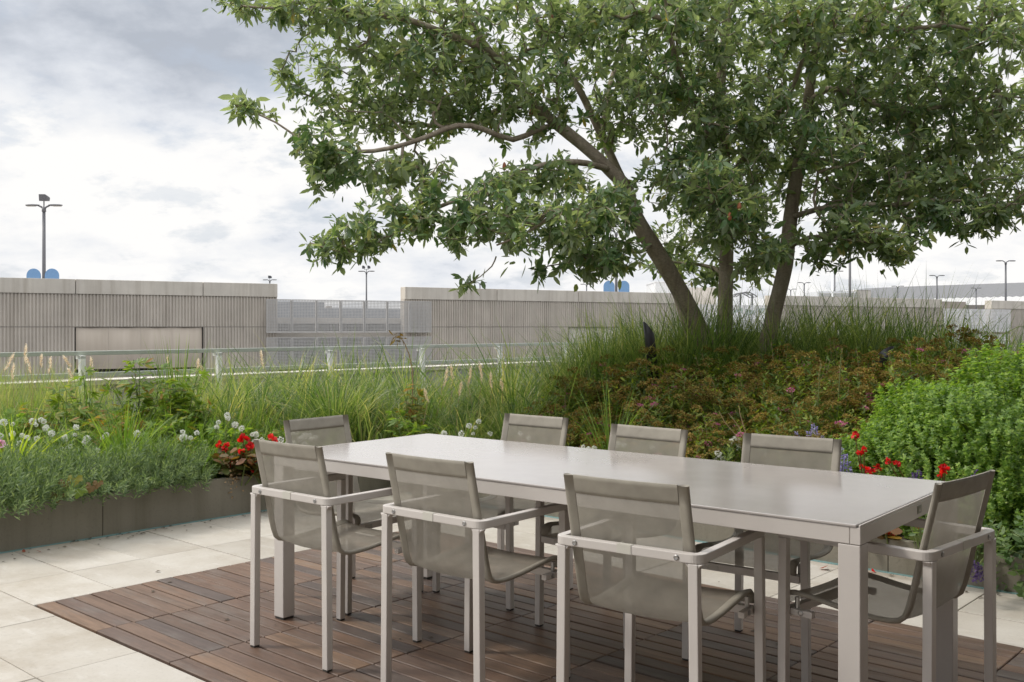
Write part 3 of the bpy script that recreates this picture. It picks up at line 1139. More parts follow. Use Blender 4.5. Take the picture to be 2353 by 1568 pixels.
L1 = lamp(101, 55.5, 1, 'tall twin-arm lamp post with one floodlight on top and blue signs at its foot', heading=0)
rounded_sign(L1, -.50, 'blue round-topped sign on the left side of the tall floodlit lamp post')
rounded_sign(L1, .52, 'blue round-topped sign on the right side of the tall floodlit lamp post')
lamp(842, 121, 2, 'thin twin-arm lamp post with a pair of floodlights above the perforated screen')
lamp(620, 143, 1, 'lamp head just showing over the end of the ribbed wall')
lamp(1103, 152, 0, 'twin-arm lamp head low over the wall beside the hanging twig')
L5 = lamp(1416, 70, 0, 'lamp post behind the leaves with two blue signs')
rounded_sign(L5, -.52, 'left of two blue round-topped signs showing below the magnolia leaves')
rounded_sign(L5, .52, 'right of two blue round-topped signs showing below the magnolia leaves')
lamp(1348, 160, 0, 'short dark lamp pole under the leaves left of the blue signs', tall=8.2)
lamp(1636, 150, 0, 'twin-arm lamp post between the leaning trunk and the straight trunk')
lamp(1848, 152, 0, 'twin-arm lamp post just right of the rightmost trunk')
lamp(1817, 178, 0, 'small twin-arm lamp post peeping out beside the rightmost trunk')
lamp(1918, 121, 0, 'twin-arm lamp post beside the white mast')
lamp(1953, 78, 0, 'tallest dark lamp post rising into the leaves beyond the white mast')
lamp(2063, 165, 0, 'small twin-arm lamp post before the near end of the curved roof')
lamp(2153, 131, 0, 'twin-arm lamp post with a dangling fitting in front of the curved roof')
lamp(2243, 173, 0, 'short twin-arm lamp post standing low before the curved roof')
lamp(2311, 102, 0, 'big twin-arm lamp post at the right end of the curved roof')

X, Y = site(1913, 110)
m = MB(); m.tube([(X, Y, 1), (X, Y, 7.4)], .12, 10)
o = m.build('mast', M['white'], smooth=True)
tag(o, 'slim white mast beside a twin-arm lamp post', 'mast')

# white ribbed building behind the trunks
X0, Y0 = site(1506, 90)
X1, _ = site(1646, 90)
sh = empty('white_building', (X0, Y0, 0))
tag(sh, 'white ribbed metal building behind the leaning trunk', 'building')
Wd = X1 - X0
m = MB()
nrib = 18
prof = []
for i in range(nrib):
    x = Wd * .56 * i / nrib
    p = Wd * .56 / nrib
    prof += [(x, .0), (x + p * .6, .0), (x + p * .7, .06), (x + p * .95, .06)]
prof.append((Wd * .56, 0))
k = len(prof)
vs = [(x, y, 1) for x, y in prof] + [(x, y, 5.35) for x, y in prof]
m.add(vs, [(i, i + 1, k + i + 1, k + i) for i in range(k - 1)])
m.box(0, Wd * .56, .08, 6, 1, 5.34)
m.build('ribbed_wall', M['white'], sh)
m = MB(); m.box(Wd * .56 + .01, Wd, .0, 6, 1, 4.9)
m.build('side_wall', M['concrete_pale'], sh)
m = MB(); m.box(-.05, Wd * .565, -.05, 6.05, 5.352, 5.45); m.build('roof_edge', M['white'], sh)

# shelter with an arched roof
X, Y = site(1716, 75)
k_ = empty('shelter', (X, Y, 0))
tag(k_, 'dark arched bus shelter frame with green cloth between two trunks', 'shelter')
m = MB()
for y in (0, 1.2, 2.4):
    m.tube([(-.8 + 1.6 * i / 10, y, 3.6 + .35 * math.sin(math.pi * i / 10)) for i in range(11)], .04, 6)
for i in range(0, 11, 2):
    m.tube([(-.8 + 1.6 * i / 10, 0, 3.6 + .35 * math.sin(math.pi * i / 10)), (-.8 + 1.6 * i / 10, 2.4, 3.6 + .35 * math.sin(math.pi * i / 10))], .025, 6)
m.build('arched_roof', M['lamp'], k_)
m = MB()
for x in (-.35, .55):
    m.tube([(x, .6, 1), (x, .6, 3.8)], .07, 8)
m.build('support', M['lamp'], k_)
m = MB()
vs, fs = [], []
for i in range(13):
    u = i / 12
    for j in range(4):
        vs.append((-1.0 + 2.6 * u, -.2 + .3 * j, 2.55 + .15 * math.sin(u * 9) - .12 * j + .5 * math.sin(math.pi * u) * .3))
for i in range(12):
    for j in range(3):
        fs.append((i * 4 + j, i * 4 + j + 1, (i + 1) * 4 + j + 1, (i + 1) * 4 + j))
m.add(vs, fs)
m.build('cloth', M['green'], k_, smooth=True)

# plant room on the roof
X0, Y0 = site(1880, 118)
rb = empty('rooftop_plant_room', (X0, Y0, 0))
tag(rb, 'low beige rooftop plant room with louvres behind the white mast', 'building')
m = MB(); m.box(0, 4.6, 0, 5, 1, 5.55); m.build('louvre_block', M['white'], rb)
m = MB()
for i in range(6): m.box(.1, 4.5, -.06, -.005, 4.0 + i * .24, 4.1 + i * .24)
m.build('louvre', M['lens'], rb)
m = MB(); m.box(4.65, 6.25, 0, 5, 1, 5.7); m.build('block', M['concrete_pale'], rb)
m = MB(); m.box(4.6, 6.3, -.05, 5.05, 5.71, 5.8); m.build('roof_edge', M['white'], rb)

# big barrel roof far right
X0, Y0 = site(2005, 210)
br = empty('barrel_roof_hall', (X0, Y0, 0))
tag(br, 'large hall with a grey curved standing-seam metal roof on the right', 'building')
vs, fs = [], []
nU, nV = 90, 8
for i in range(nU + 1):
    u = i / nU
    L = 70 * u
    crest = 8.4 + 1.8 * (1 - math.exp(-L / 5)) + .035 * L
    for q in range(nV + 1):
        t = q / nV
        off = .30 if i % 2 else 0
        vs.append((L - 2.5 * t * (1 - u), 36 * t, 1 + (crest - 1 + off) * math.sin(math.pi * .5 * (.45 + .55 * t))))
for i in range(nU):
    for q in range(nV):
        fs.append((i * (nV + 1) + q, (i + 1) * (nV + 1) + q, (i + 1) * (nV + 1) + q + 1, i * (nV + 1) + q + 1))
m = MB(); m.add(vs, fs); m.build('roof', M['roof'], br)
m = MB(); m.box(0, 70, .6, 1.2, -5, 6.0); m.build('wall', M['concrete_dark'], br)

# ================================================================== MAGNOLIA
tree_at = pt(1672, 775, 9.0)
tree = empty('magnolia_tree', (tree_at.x, tree_at.y, soil(tree_at.x, tree_at.y) - .05))
tag(tree, 'multi-stemmed broad magnolia tree leaning over the planting mound', 'tree')
TO = np.array(tree.location)
tr_rng = np.random.default_rng(5)


def limb(points, r0, r1):
    """points (px,py,Y) -> resampled wandering polyline with radii"""
    P = [np.array(pt(*p)) for p in points]
    out, rad = [P[0]], []
    seg = [np.linalg.norm(P[i + 1] - P[i]) for i in range(len(P) - 1)]
    total = sum(seg)
    res = []
    for i in range(len(P) - 1):
        p0 = P[max(i - 1, 0)]; p1 = P[i]; p2 = P[i + 1]; p3 = P[min(i + 2, len(P) - 1)]
        n = max(2, int(seg[i] / .10))
        for k in range(n):
            t = k / n
            res.append(.5 * ((2 * p1) + (-p0 + p2) * t + (2 * p0 - 5 * p1 + 4 * p2 - p3) * t * t + (-p0 + 3 * p1 - 3 * p2 + p3) * t ** 3))
    res.append(P[-1])
    res = np.array(res)
    wob = tr_rng.normal(0, .007, res.shape); wob[0] = 0
    res = res + np.cumsum(wob, axis=0) * .25
    return res, np.linspace(r0, r1, len(res))


LIMBS = [  # (points, r0, r1, is_trunk)
    ([(1655, 880, 8.95), (1628, 810, 8.9), (1600, 740, 8.85), (1548, 640, 8.75), (1500, 560, 8.65), (1460, 490, 8.6), (1440, 430, 8.55)], .086, .068, 1),
    ([(1440, 430, 8.55), (1375, 365, 8.5), (1310, 310, 8.5), (1235, 245, 8.45), (1170, 165, 8.4), (1095, 70, 8.3), (1020, -60, 8.2)], .054, .016, 0),
    ([(1610, 850, 8.98), (1575, 735, 9.02), (1548, 660, 9.05), (1500, 575, 9.05), (1440, 440, 9.1), (1385, 320, 9.2), (1310, 170, 9.3), (1210, 20, 9.4), (1150, -120, 9.4)], .055, .02, 0),
    ([(1662, 880, 9.15), (1668, 650, 9.15), (1670, 480, 9.15), (1665, 330, 9.15), (1658, 190, 9.2), (1672, 60, 9.2), (1690, -120, 9.2), (1700, -300, 9.2)], .078, .022, 1),
    ([(1742, 880, 8.85), (1760, 800, 8.85), (1782, 710, 8.85), (1806, 610, 8.85), (1818, 500, 8.9), (1836, 380, 8.9), (1858, 230, 8.95), (1880, 80, 9.0), (1900, -80, 9.0), (1910, -260, 9.0)], .074, .02, 1),
    # boughs of the leaning stem
    ([(1270, 290, 8.45), (1235, 300, 8.3), (1180, 322, 8.15), (1110, 298, 8.0), (1050, 290, 7.9), (960, 325, 7.85), (860, 350, 7.8), (760, 345, 7.8), (690, 320, 7.8), (640, 285, 7.8), (560, 250, 7.85)], .024, .005, 0),
    ([(1225, 240, 8.4), (1150, 250, 8.6), (1080, 285, 8.8), (960, 285, 8.9), (860, 260, 8.9), (760, 215, 8.9)], .026, .007, 0),
    ([(1180, 170, 8.4), (1120, 120, 8.2), (1020, 75, 8.0), (920, 40, 7.9), (800, 22, 7.9), (690, 20, 7.9), (560, 10, 7.9)], .028, .007, 0),
    ([(1400, 390, 8.5), (1330, 375, 8.2), (1250, 380, 7.9), (1180, 405, 7.7), (1110, 440, 7.6), (1000, 480, 7.5), (900, 540, 7.5), (800, 580, 7.5), (715, 560, 7.5)], .024, .006, 0),
    ([(1440, 450, 8.5), (1380, 470, 8.1), (1320, 490, 7.7), (1270, 500, 7.4), (1210, 540, 7.3), (1140, 570, 7.3)], .026, .007, 0),
    ([(1500, 560, 8.65), (1470, 580, 8.3), (1420, 575, 8.0), (1370, 590, 7.8), (1310, 600, 7.7)], .016, .006, 0),
    ([(1140, 590, 7.4), (1130, 612, 7.35), (1105, 635, 7.3), (1080, 652, 7.3)], .006, .003, 0),
    ([(1385, 320, 9.2), (1400, 200, 9.6), (1430, 90, 9.9), (1440, -60, 10)], .03, .012, 0),
    # boughs of the straight stem
    ([(1665, 330, 9.15), (1610, 250, 8.8), (1560, 170, 8.5), (1540, 80, 8.3), (1520, -40, 8.2)], .035, .012, 0),
    ([(1668, 420, 9.15), (1720, 350, 9.0), (1770, 290, 8.8), (1830, 180, 8.6), (1860, 60, 8.4)], .032, .01, 0),
    ([(1668, 500, 9.15), (1610, 470, 8.7), (1560, 420, 8.4), (1540, 370, 8.2)], .02, .008, 0),
    ([(1668, 640, 9.15), (1640, 615, 9.4), (1580, 605, 9.6), (1520, 600, 9.8)], .022, .008, 0),
    ([(1669, 560, 9.15), (1700, 520, 9.6), (1740, 470, 10.0)], .022, .008, 0),
    ([(1670, 560, 9.15), (1690, 530, 8.6), (1680, 500, 8.1), (1650, 480, 7.7)], .02, .008, 0),
    # boughs of the right stem
    ([(1855, 240, 8.95), (1900, 205, 8.8), (1960, 215, 8.6), (2040, 250, 8.5), (2130, 250, 8.4), (2230, 230, 8.4), (2330, 215, 8.4)], .024, .007, 0),
    ([(1836, 390, 8.9), (1900, 370, 9.1), (1980, 400, 9.2), (2080, 390, 9.2), (2180, 350, 9.2), (2290, 330, 9.2)], .024, .007, 0),
    ([(1818, 500, 8.9), (1880, 480, 8.6), (1960, 470, 8.4), (2060, 470, 8.3), (2170, 460, 8.3), (2290, 470, 8.3), (2380, 470, 8.3)], .021, .007, 0),
    ([(1812, 570, 8.88), (1850, 550, 8.6), (1900, 545, 8.3), (1960, 555, 8.1), (2030, 560, 8.0)], .018, .006, 0),
    ([(1806, 600, 8.85), (1790, 570, 8.4), (1770, 560, 8.0), (1765, 570, 7.8)], .014, .006, 0),
    ([(1875, 110, 9.0), (1960, 60, 9.2), (2070, 20, 9.4), (2200, -20, 9.5), (2320, -30, 9.5)], .03, .008, 0),
    ([(1880, 60, 9.0), (1960, 40, 8.6), (2060, 70, 8.3), (2180, 60, 8.2), (2300, 90, 8.2)], .026, .008, 0),
]
pos, par, rmin, mom = [], [], [], []
trunk_paths = []
for pts_, r0, r1, is_t in LIMBS:
    res, rad = limb(pts_, r0, r1)
    if pos and not is_t:
        d = np.linalg.norm(np.array(pos) - res[0], axis=1)
        attach = int(np.argmin(d))
        if d[attach] > .5: attach = -1
    else:
        attach = -1
    last = attach
    for p, r_ in zip(res, rad):
        pos.append(p); par.append(last); rmin.append(r_)
        last = len(pos) - 1
    trunk_paths.append((res, rad, is_t))
n_limb = len(pos)

# foliage volumes: (px, py, Y, rx_px, ry_px, depth_m, rosettes)
VOL = [
    (600, 255, 7.85, 62, 26, .25, 9), (555, 240, 7.85, 25, 18, .2, 5), (645, 180, 8.4, 45, 22, .3, 11), (720, 140, 8.5, 60, 40, .4, 22),
    (600, 20, 7.9, 80, 24, .35, 14), (700, 45, 8.0, 90, 45, .45, 34), (830, 40, 8.0, 120, 55, .6, 55), (960, 60, 8.1, 140, 80, .8, 75),
    (860, 160, 8.6, 140, 80, .7, 85), (1000, 190, 8.4, 150, 90, .9, 105), (790, 250, 8.6, 120, 60, .6, 55), (940, 280, 8.5, 140, 60, .8, 80),
    (760, 340, 7.9, 90, 50, .45, 45), (860, 385, 7.9, 110, 52, .5, 62), (740, 400, 7.8, 50, 40, .3, 20), (960, 400, 7.9, 70, 40, .4, 22),
    (1100, 220, 8.4, 110, 90, .8, 62), (1120, 90, 8.3, 130, 90, .9, 80), (1260, 90, 8.7, 130, 100, 1.0, 85), (1210, 290, 8.5, 100, 50, .6, 35),
    (760, 575, 7.5, 60, 40, .3, 20), (830, 545, 7.5, 80, 55, .4, 40), (920, 490, 7.5, 100, 60, .5, 52), (1030, 520, 7.5, 110, 65, .5, 62),
    (1020, 420, 7.7, 70, 40, .4, 20), (1130, 480, 7.5, 110, 70, .6, 66), (1180, 410, 7.7, 90, 45, .5, 36), (1240, 530, 7.4, 110, 80, .6, 75),
    (1340, 500, 7.6, 110, 85, .7, 82), (1330, 590, 7.6, 95, 45, .5, 42), (1420, 590, 7.9, 70, 45, .4, 26), (1300, 400, 7.9, 90, 50, .5, 34),
    (1080, 655, 7.3, 16, 12, .1, 3), (1400, 480, 7.9, 80, 70, .6, 40), (1230, 625, 7.5, 40, 20, .2, 8), (1380, 630, 7.8, 50, 18, .3, 10),
    (1390, 130, 9.2, 130, 120, 1.0, 88), (1420, 270, 9.0, 110, 70, .8, 50), (1540, 100, 8.6, 140, 110, 1.0, 95), (1560, 270, 8.6, 130, 90, .9, 80),
    (1560, 410, 8.4, 110, 80, .8, 70), (1600, 530, 9.3, 100, 80, .7, 60), (1560, 610, 9.8, 90, 50, .6, 38), (1680, 500, 8.1, 100, 80, .6, 62),
    (1680, 350, 8.5, 110, 90, .8, 68), (1680, 160, 8.6, 130, 120, 1.0, 92), (1740, 440, 9.6, 120, 100, .8, 70), (1740, 570, 8.3, 70, 60, .4, 34), (1775, 590, 7.8, 30, 35, .2, 9),
    (1790, 280, 8.8, 110, 110, .8, 72), (1830, 90, 8.6, 130, 100, 1.0, 84), (1640, 640, 9.7, 60, 30, .4, 16), (1740, 610, 9.5, 60, 40, .4, 22),
    (1950, 140, 8.7, 130, 100, .9, 84), (1960, 280, 8.7, 110, 70, .8, 50), (1930, 420, 9.0, 120, 80, .8, 78), (1920, 530, 8.3, 90, 60, .6, 52), (1900, 590, 8.3, 45, 30, .3, 14),
    (2060, 180, 8.5, 120, 100, .8, 78), (2080, 320, 8.8, 130, 80, .8, 78), (2050, 440, 8.7, 130, 80, .8, 92), (2030, 545, 8.1, 110, 45, .5, 52), (2060, 585, 8.0, 40, 20, .2, 10),
    (2190, 120, 8.5, 130, 110, .9, 84), (2200, 280, 8.7, 120, 90, .8, 76), (2180, 410, 8.8, 120, 80, .7, 82), (2170, 495, 8.3, 120, 45, .5, 50),
    (2310, 130, 8.4, 120, 110, .9, 74), (2320, 300, 8.7, 120, 90, .8, 68), (2320, 440, 8.5, 120, 70, .7, 62), (2270, 510, 8.3, 80, 35, .4, 26),
    (1100, -90, 8.4, 250, 100, 1.2, 110), (1450, -120, 9.0, 250, 130, 1.3, 130), (1800, -120, 9.0, 250, 130, 1.3, 130), (2150, -100, 9.0, 250, 120, 1.3, 110),
    (1650, -320, 9.1, 350, 120, 1.4, 110), (2480, 200, 8.8, 110, 200, 1.0, 70), (2480, 430, 8.6, 90, 80, .8, 34), (700, -60, 8.0, 140, 50, .5, 26),
    (560, 5, 8.0, 70, 16, .3, 12), (1340, 30, 8.2, 130, 60, .6, 60), (1600, 20, 8.2, 150, 60, .6, 60), (1780, 30, 8.2, 140, 60, .6, 50), (2000, 20, 8.3, 160, 50, .6, 60), (2220, 20, 8.3, 160, 50, .6, 60),
    (1480, 200, 8.3, 120, 90, .6, 50), (1250, 200, 8.1, 110, 70, .5, 50), (1620, 420, 7.9, 80, 70, .5, 40), (1740, 250, 8.1, 100, 90, .5, 50), (1900, 330, 8.1, 90, 80, .5, 46),
    (1500, 60, 10.4, 250, 200, .6, 80), (1900, 200, 10.3, 300, 220, .6, 110), (1650, 420, 10.2, 200, 140, .5, 60), (2150, 350, 10.0, 220, 160, .5, 60),
]
tips = []
for (px, py, Y, rx, ry, dm, cnt) in VOL:
    c = np.array(pt(px, py, Y))
    m_ = Y / FPX
    cnt = int(cnt * 1.45)
    d = rand_dirs(cnt, tr_rng) * (tr_rng.random((cnt, 1)) ** .38)
    tips.append(c + d * np.array([rx * m_, dm, ry * m_]))
tips = np.concatenate(tips)
# leaf clusters with gaps between them
kq = tips * 4.3
nz = (np.sin(kq[:, 0] * 1.7 + 1.1 * kq[:, 2]) * np.cos(kq[:, 2] * 1.5 + .6 * kq[:, 1]) + np.sin(kq[:, 1] * 1.9 + kq[:, 0] * .7) * .6
      + np.sin(kq[:, 0] * 3.1 - kq[:, 2] * 2.3 + 2) * .45)
east = np.clip((tips[:, 0] / tips[:, 1] * FPX + 1176 - 1350) / 350, 0, 1)
tips = tips[nz > tr_rng.uniform(-1.15, .05, len(tips)) - .95 * east - .5 * np.clip((tips[:, 2] - 2.9) / .6, 0, 1)]

limb_pos = np.array(pos)
dist0 = np.array([np.min(np.linalg.norm(limb_pos - t, axis=1)) for t in tips])
order = np.argsort(dist0)
cap_n = n_limb + len(tips) * 14
buf = np.zeros((cap_n, 3)); buf[:n_limb] = limb_pos
dirs = np.zeros((cap_n, 3))
for i in range(n_limb):
    dirs[i] = pos[i] - pos[par[i]] if par[i] >= 0 else (0, 0, 1)
dirs[:n_limb] /= np.maximum(np.linalg.norm(dirs[:n_limb], axis=1, keepdims=True), 1e-6)
cnt_n = n_limb
par = par + [0] * (cap_n - n_limb)
rmin = rmin + [0.0] * (cap_n - n_limb)
tip_ids = []
tree_floor = np.ones(n_limb)
for i, (res, rad, is_t) in enumerate(trunk_paths):
    pass
thick = np.array(rmin[:n_limb])
for ti in order:
    t = tips[ti]
    v = t - buf[:cnt_n]
    dd = np.linalg.norm(v, axis=1)
    ang = np.sum(v * dirs[:cnt_n], axis=1) / np.maximum(dd, 1e-6)
    cost = dd * (1.35 - .35 * ang)
    cost[:n_limb] += np.where(thick > .075, .5, 0)
    s_ = int(np.argmin(cost))
    p0, d0, L = buf[s_], dirs[s_], dd[s_]
    n = max(2, min(13, int(L / .11)))
    end_d = (t - p0) / max(L, 1e-6) + np.array([0, 0, .35])
    end_d /= np.linalg.norm(end_d)
    c1 = p0 + d0 * L * .35 + tr_rng.normal(0, .03, 3)
    c2 = t - end_d * L * .3 + tr_rng.normal(0, .03, 3)
    last = s_
    for k in range(1, n + 1):
        u = k / n
        p = (1 - u) ** 3 * p0 + 3 * u * (1 - u) ** 2 * c1 + 3 * u * u * (1 - u) * c2 + u ** 3 * t
        buf[cnt_n] = p
        q = p - buf[last]
        dirs[cnt_n] = q / max(np.linalg.norm(q), 1e-6)
        par[cnt_n] = last
        last = cnt_n
        cnt_n += 1
    tip_ids.append(last)
# pipe model for the thickness
load = np.zeros(cnt_n)
for t in tip_ids: load[t] += 1
order_n = list(range(cnt_n - 1, -1, -1))
for i in order_n:
    if par[i] >= 0 and i >= n_limb: load[par[i]] += load[i]
for i in range(n_limb - 1, -1, -1):
    if par[i] >= 0: load[par[i]] += load[i]
rad = .0023 * np.maximum(load, 1) ** .46
rr = np.array(rmin[:cnt_n])
rad = np.where(rr > 0, np.maximum(rr, np.minimum(rad * .8, rr * 1.25)), rad)
kids = {}
for i in range(cnt_n):
    if par[i] >= 0: kids.setdefault(par[i], []).append(i)

br_m = MB()
done = set()
starts = [(None, 0)]
# limbs first: trunks become their own parts
off = 0
knot = np.random.default_rng(9)
for (res, rd, is_t) in trunk_paths:
    n = len(res)
    pts_ = [Vector(buf[off + k] - TO) for k in range(n)]
    rads = [float(max(rad[off + k], .003)) for k in range(n)]
    if is_t:
        rads = [r_ * (1 + .2 * max(0, 1 - k / 8) ** 2) * (1 + knot.normal(0, .012)) for k, r_ in enumerate(rads)]
        m = MB(); m.tube(pts_, rads, 18)
        m.build('trunk', M['bark'], tree, smooth=True)
    else:
        br_m.tube(pts_, rads, 10 if rads[0] > .02 else 7)
    off += n
for i in range(n_limb, cnt_n):
    p = par[i]
    # a chain starts where a node leaves another chain
    if i - 1 == p and p >= n_limb: continue
    chain = [p, i]
    j = i
    while j + 1 < cnt_n and par[j + 1] == j:
        j += 1
        chain.append(j)
    rads = [float(min(rad[k], rad[i] * 1.15)) for k in chain]
    br_m.tube([Vector(buf[k] - TO) for k in chain], rads, 5 if rads[0] < .008 else 7, cap=False)
br_m.build('branch', M['bark'], tree, smooth=True)

# leaves: whorls at the tips and along the last twigs
tip_pos = buf[tip_ids] - TO
tip_dir = dirs[tip_ids]
per = tr_rng.integers(8, 15, len(tip_ids))
rep = np.repeat(np.arange(len(tip_ids)), per)
kk = np.concatenate([np.arange(n) for n in per]).astype(float)
fr = kk / per[rep]                                # 0 youngest .. 1 oldest
ax = tip_dir[rep] * .8 + np.array([0, 0, .35]) + tr_rng.normal(0, .1, (len(rep), 3))
ax /= np.linalg.norm(ax, axis=1, keepdims=True)
F = frames(ax, np.tile(np.array([[.37, .21, .9]]), (len(rep), 1)))
phi = kk * 2.39996 + tr_rng.random(len(tip_ids))[rep] * 6.28 + tr_rng.normal(0, .2, len(rep))
inc = R(12) + R(88) * fr ** .8 + tr_rng.normal(0, .28, len(rep))
rd_ = F[:, :, 1] * np.cos(phi)[:, None] + F[:, :, 2] * np.sin(phi)[:, None]
ld = ax * np.cos(inc)[:, None] + rd_ * np.sin(inc)[:, None]
ld[:, 2] -= .18 + .75 * fr * tr_rng.random(len(rep))
up = ax * .9 + np.array([0, 0, .6]) + tr_rng.normal(0, .32, (len(rep), 3))
base = tip_pos[rep] - tip_dir[rep] * (fr ** .7 * .17 * tr_rng.random(len(rep)) ** .8)[:, None] + rd_ * .004
ll = .90 * (.045 + .078 * tr_rng.random(len(rep))) * (0.62 + .5 * np.sqrt(fr + .05)) * tr_rng.uniform(.8, 1.2, len(tip_ids))[rep]
me = scatter('crown', leaf_long(.20, .05, .12), base, frames(ld, up), ll, M['leaf'])
link('crown', me, tree)
print('rosettes', len(tip_ids), 'leaves', len(rep), 'nodes', cnt_n)
for (px, py, Y) in ((1252, 40, 7.9), (1640, 490, 7.6), (1700, 500, 7.6), (1210, 300, 8.2), (1105, 330, 7.8)):
    p = np.array(pt(px, py, Y))
    t = int(np.argmin(np.linalg.norm(buf[tip_ids] - p, axis=1)))
    q = buf[tip_ids[t]] - TO
    m = MB()
    m.lathe([(.003, -.01), (.012, .0), (.017, .02), (.013, .045), (.003, .06)], 9, Matrix.Translation(Vector(q)))
    m.build('seed_pod', M['pod'], tree, smooth=True)

# ================================================================== GRASSES
def bed_roots(poly_pts, n, r=rng):
    """random roots inside a list of (px,Y,radius_m) discs"""
    out = []
    wts = np.array([p[2] ** 2 for p in poly_pts]); wts = wts / wts.sum()
    for (px, Y, rr_), c in zip(poly_pts, (wts * n).astype(int)):
        x, y = site(px, Y)
        a = r.random(c) * 6.283
        q = np.sqrt(r.random(c)) * rr_
        out.append(np.stack([x + np.cos(a) * q, y + np.sin(a) * q], 1))
    return np.concatenate(out)


def tuft_field(name, discs, tufts, per, mat, L, w, lean, arch, label, seed, spread=.07):
    r = np.random.default_rng(seed)
    c = bed_roots(discs, tufts, r)
    keep = []
    for x, y in c:
        b, a = to_ba(x, y)
        keep.append((b < -.86 or a > 3.03) and b > -4.2)
    c = c[np.array(keep)]
    n = len(c) * per
    az = r.random(n) * 6.283
    cc = np.repeat(c, per, axis=0)
    q = np.abs(r.normal(0, spread, n))
    x, y = cc[:, 0] + np.cos(az) * q, cc[:, 1] + np.sin(az) * q
    z = np.repeat(np.array([soil(a_, b_) for a_, b_ in c]), per) - .02
    scale = np.repeat(r.uniform(.72, 1.2, len(c)), per)
    Ls = r.uniform(L[0], L[1], n) * scale
    ln = np.abs(r.normal(lean, .18, n))
    ar = np.abs(r.normal(arch, .4, n)) * np.where(r.random(n) < .28, .4, 1)
    me = blades(name, mat, np.stack([x, y, z], 1), az + r.normal(0, .4, n), Ls, r.uniform(w[0], w[1], n), ln, ar, r=r)
    o = link(name, me)
    return tag(o, label, 'grass', kind='stuff')


tuft_field('fountain_grass', [(600, 9.0, .6), (560, 8.4, .5), (660, 8.4, .6), (720, 9.4, .7), (860, 9.2, .8), (960, 9.0, .8), (1100, 9.0, .9), (1230, 8.9, .8), (760, 9.9, .7), (930, 10.0, .8),
                              (1120, 9.9, .9), (1280, 9.6, .7), (950, 8.2, .6), (1080, 8.0, .6), (1180, 8.2, .5), (1050, 8.6, .7)],
           165, 44, M['grass'], (.46, .98), (.006, .014), .24, 1.55, 'mixed green fountain grass filling the bed behind the table', 21)
tuft_field('shade_grass', [(1430, 8.9, .4), (1520, 9.0, .4), (1620, 9.3, .6), (1740, 9.2, .6), (1860, 9.2, .6), (1980, 9.2, .45), (2100, 9.3, .35), (1560, 8.75, .3), (1640, 8.8, .3), (1700, 8.75, .35), (1850, 8.75, .35), (1990, 8.8, .35),
                           (2110, 8.9, .4), (1560, 8.8, .3), (2250, 9.0, .3)],
           200, 40, M['grassdark'], (.5, 1.15), (.006, .014), .16, 1.15, 'dark green grass growing round the magnolia stems', 22)
tuft_field('mound_grass', [(1330, 8.8, .35), (1400, 8.6, .35), (1360, 9.3, .5), (1470, 9.2, .5), (2150, 8.9, .3), (2280, 8.5, .3), (2340, 8.2, .25), (2000, 9.6, .3)],
           60, 50, M['grass'], (.55, 1.0), (.005, .011), .16, 1.0, 'bright grass on both flanks of the magnolia mound', 23)
tuft_field('fine_grass', [(10, 8.6, .6), (90, 8.8, .6), (170, 8.9, .4), (-60, 8.4, .6), (520, 9.6, .5), (600, 9.7, .4), (420, 9.7, .3)],
           90, 60, M['grasspale'], (.36, .72), (.003, .006), .15, .9, 'fine pale grass along the parapet at the left', 24)
tuft_field('ground_cover', [(100, 7.0, .7), (250, 7.2, .7), (380, 7.4, .7), (500, 7.7, .6), (620, 8.0, .6), (0, 6.8, .6), (300, 8.0, .6), (720, 8.4, .5), (840, 8.6, .5), (150, 7.9, .6), (-180, 7.0, .8), (-350, 6.8, .9), (-220, 8.2, .8), (-480, 7.6, .9), (2480, 7.6, .8), (2620, 7.0, .8), (2560, 6.2, .6), (2800, 6.6, .8), (2700, 8.0, .8)],
           430, 34, M['blade'], (.22, .52), (.005, .012), .4, 1.0, 'short green ground cover between the flowering plants', 25)


def clump(name, label, px, Y, n, L, w, lean, arch, mat, seed, spread=.05, cat='grass clump', group=None):
    r = np.random.default_rng(seed)
    x, y = site(px, Y)
    o = empty(name, (x, y, soil(x, y) - .02))
    tag(o, label, cat, group)
    az = r.random(n) * 6.283
    q = np.abs(r.normal(0, spread, n))
    roots = np.stack([np.cos(az) * q, np.sin(az) * q, np.zeros(n)], 1)
    me = blades('foliage', mat, roots, az + r.normal(0, .35, n), r.uniform(L[0], L[1], n), r.uniform(w[0], w[1], n),
                np.abs(r.normal(lean, .15, n)), np.abs(r.normal(arch, .35, n)), r=r)
    link('foliage', me, o)
    return o


GC = 'ornamental grass clumps in the beds'
clump('grass_clump', 'big arching bright green grass clump behind the chair at the end of the table', 770, 8.3, 620, (.55, 1.0), (.005, .010), .2, 1.1, M['grass'], 31, .09, group=GC)
clump('grass_clump', 'low spreading yellow-green grass clump behind the far edge of the table', 1060, 7.75, 420, (.35, .65), (.004, .008), .35, 1.2, M['grass'], 32, .07, group=GC)
clump('grass_clump', 'upright grass clump against the red-brown shrubs at their left edge', 1180, 7.9, 420, (.4, .75), (.004, .008), .2, 1.0, M['grass'], 33, .08, group=GC)
clump('grass_clump', 'tall thin grass clump standing in front of the red-brown shrubs', 1405, 7.0, 60, (.5, 1.0), (.006, .011), .12, .75, M['blade'], 34, .03, group=GC)
clump('grass_clump', 'strap-leaved grass clump beside the blue flower spikes', 1795, 6.7, 70, (.35, .6), (.008, .014), .25, .9, M['blade'], 35, .04, group=GC)
clump('grass_clump', 'small grass clump showing between two far chair backs', 1345, 6.75, 60, (.25, .5), (.005, .009), .3, 1.3, M['blade'], 36, .03, group=GC)
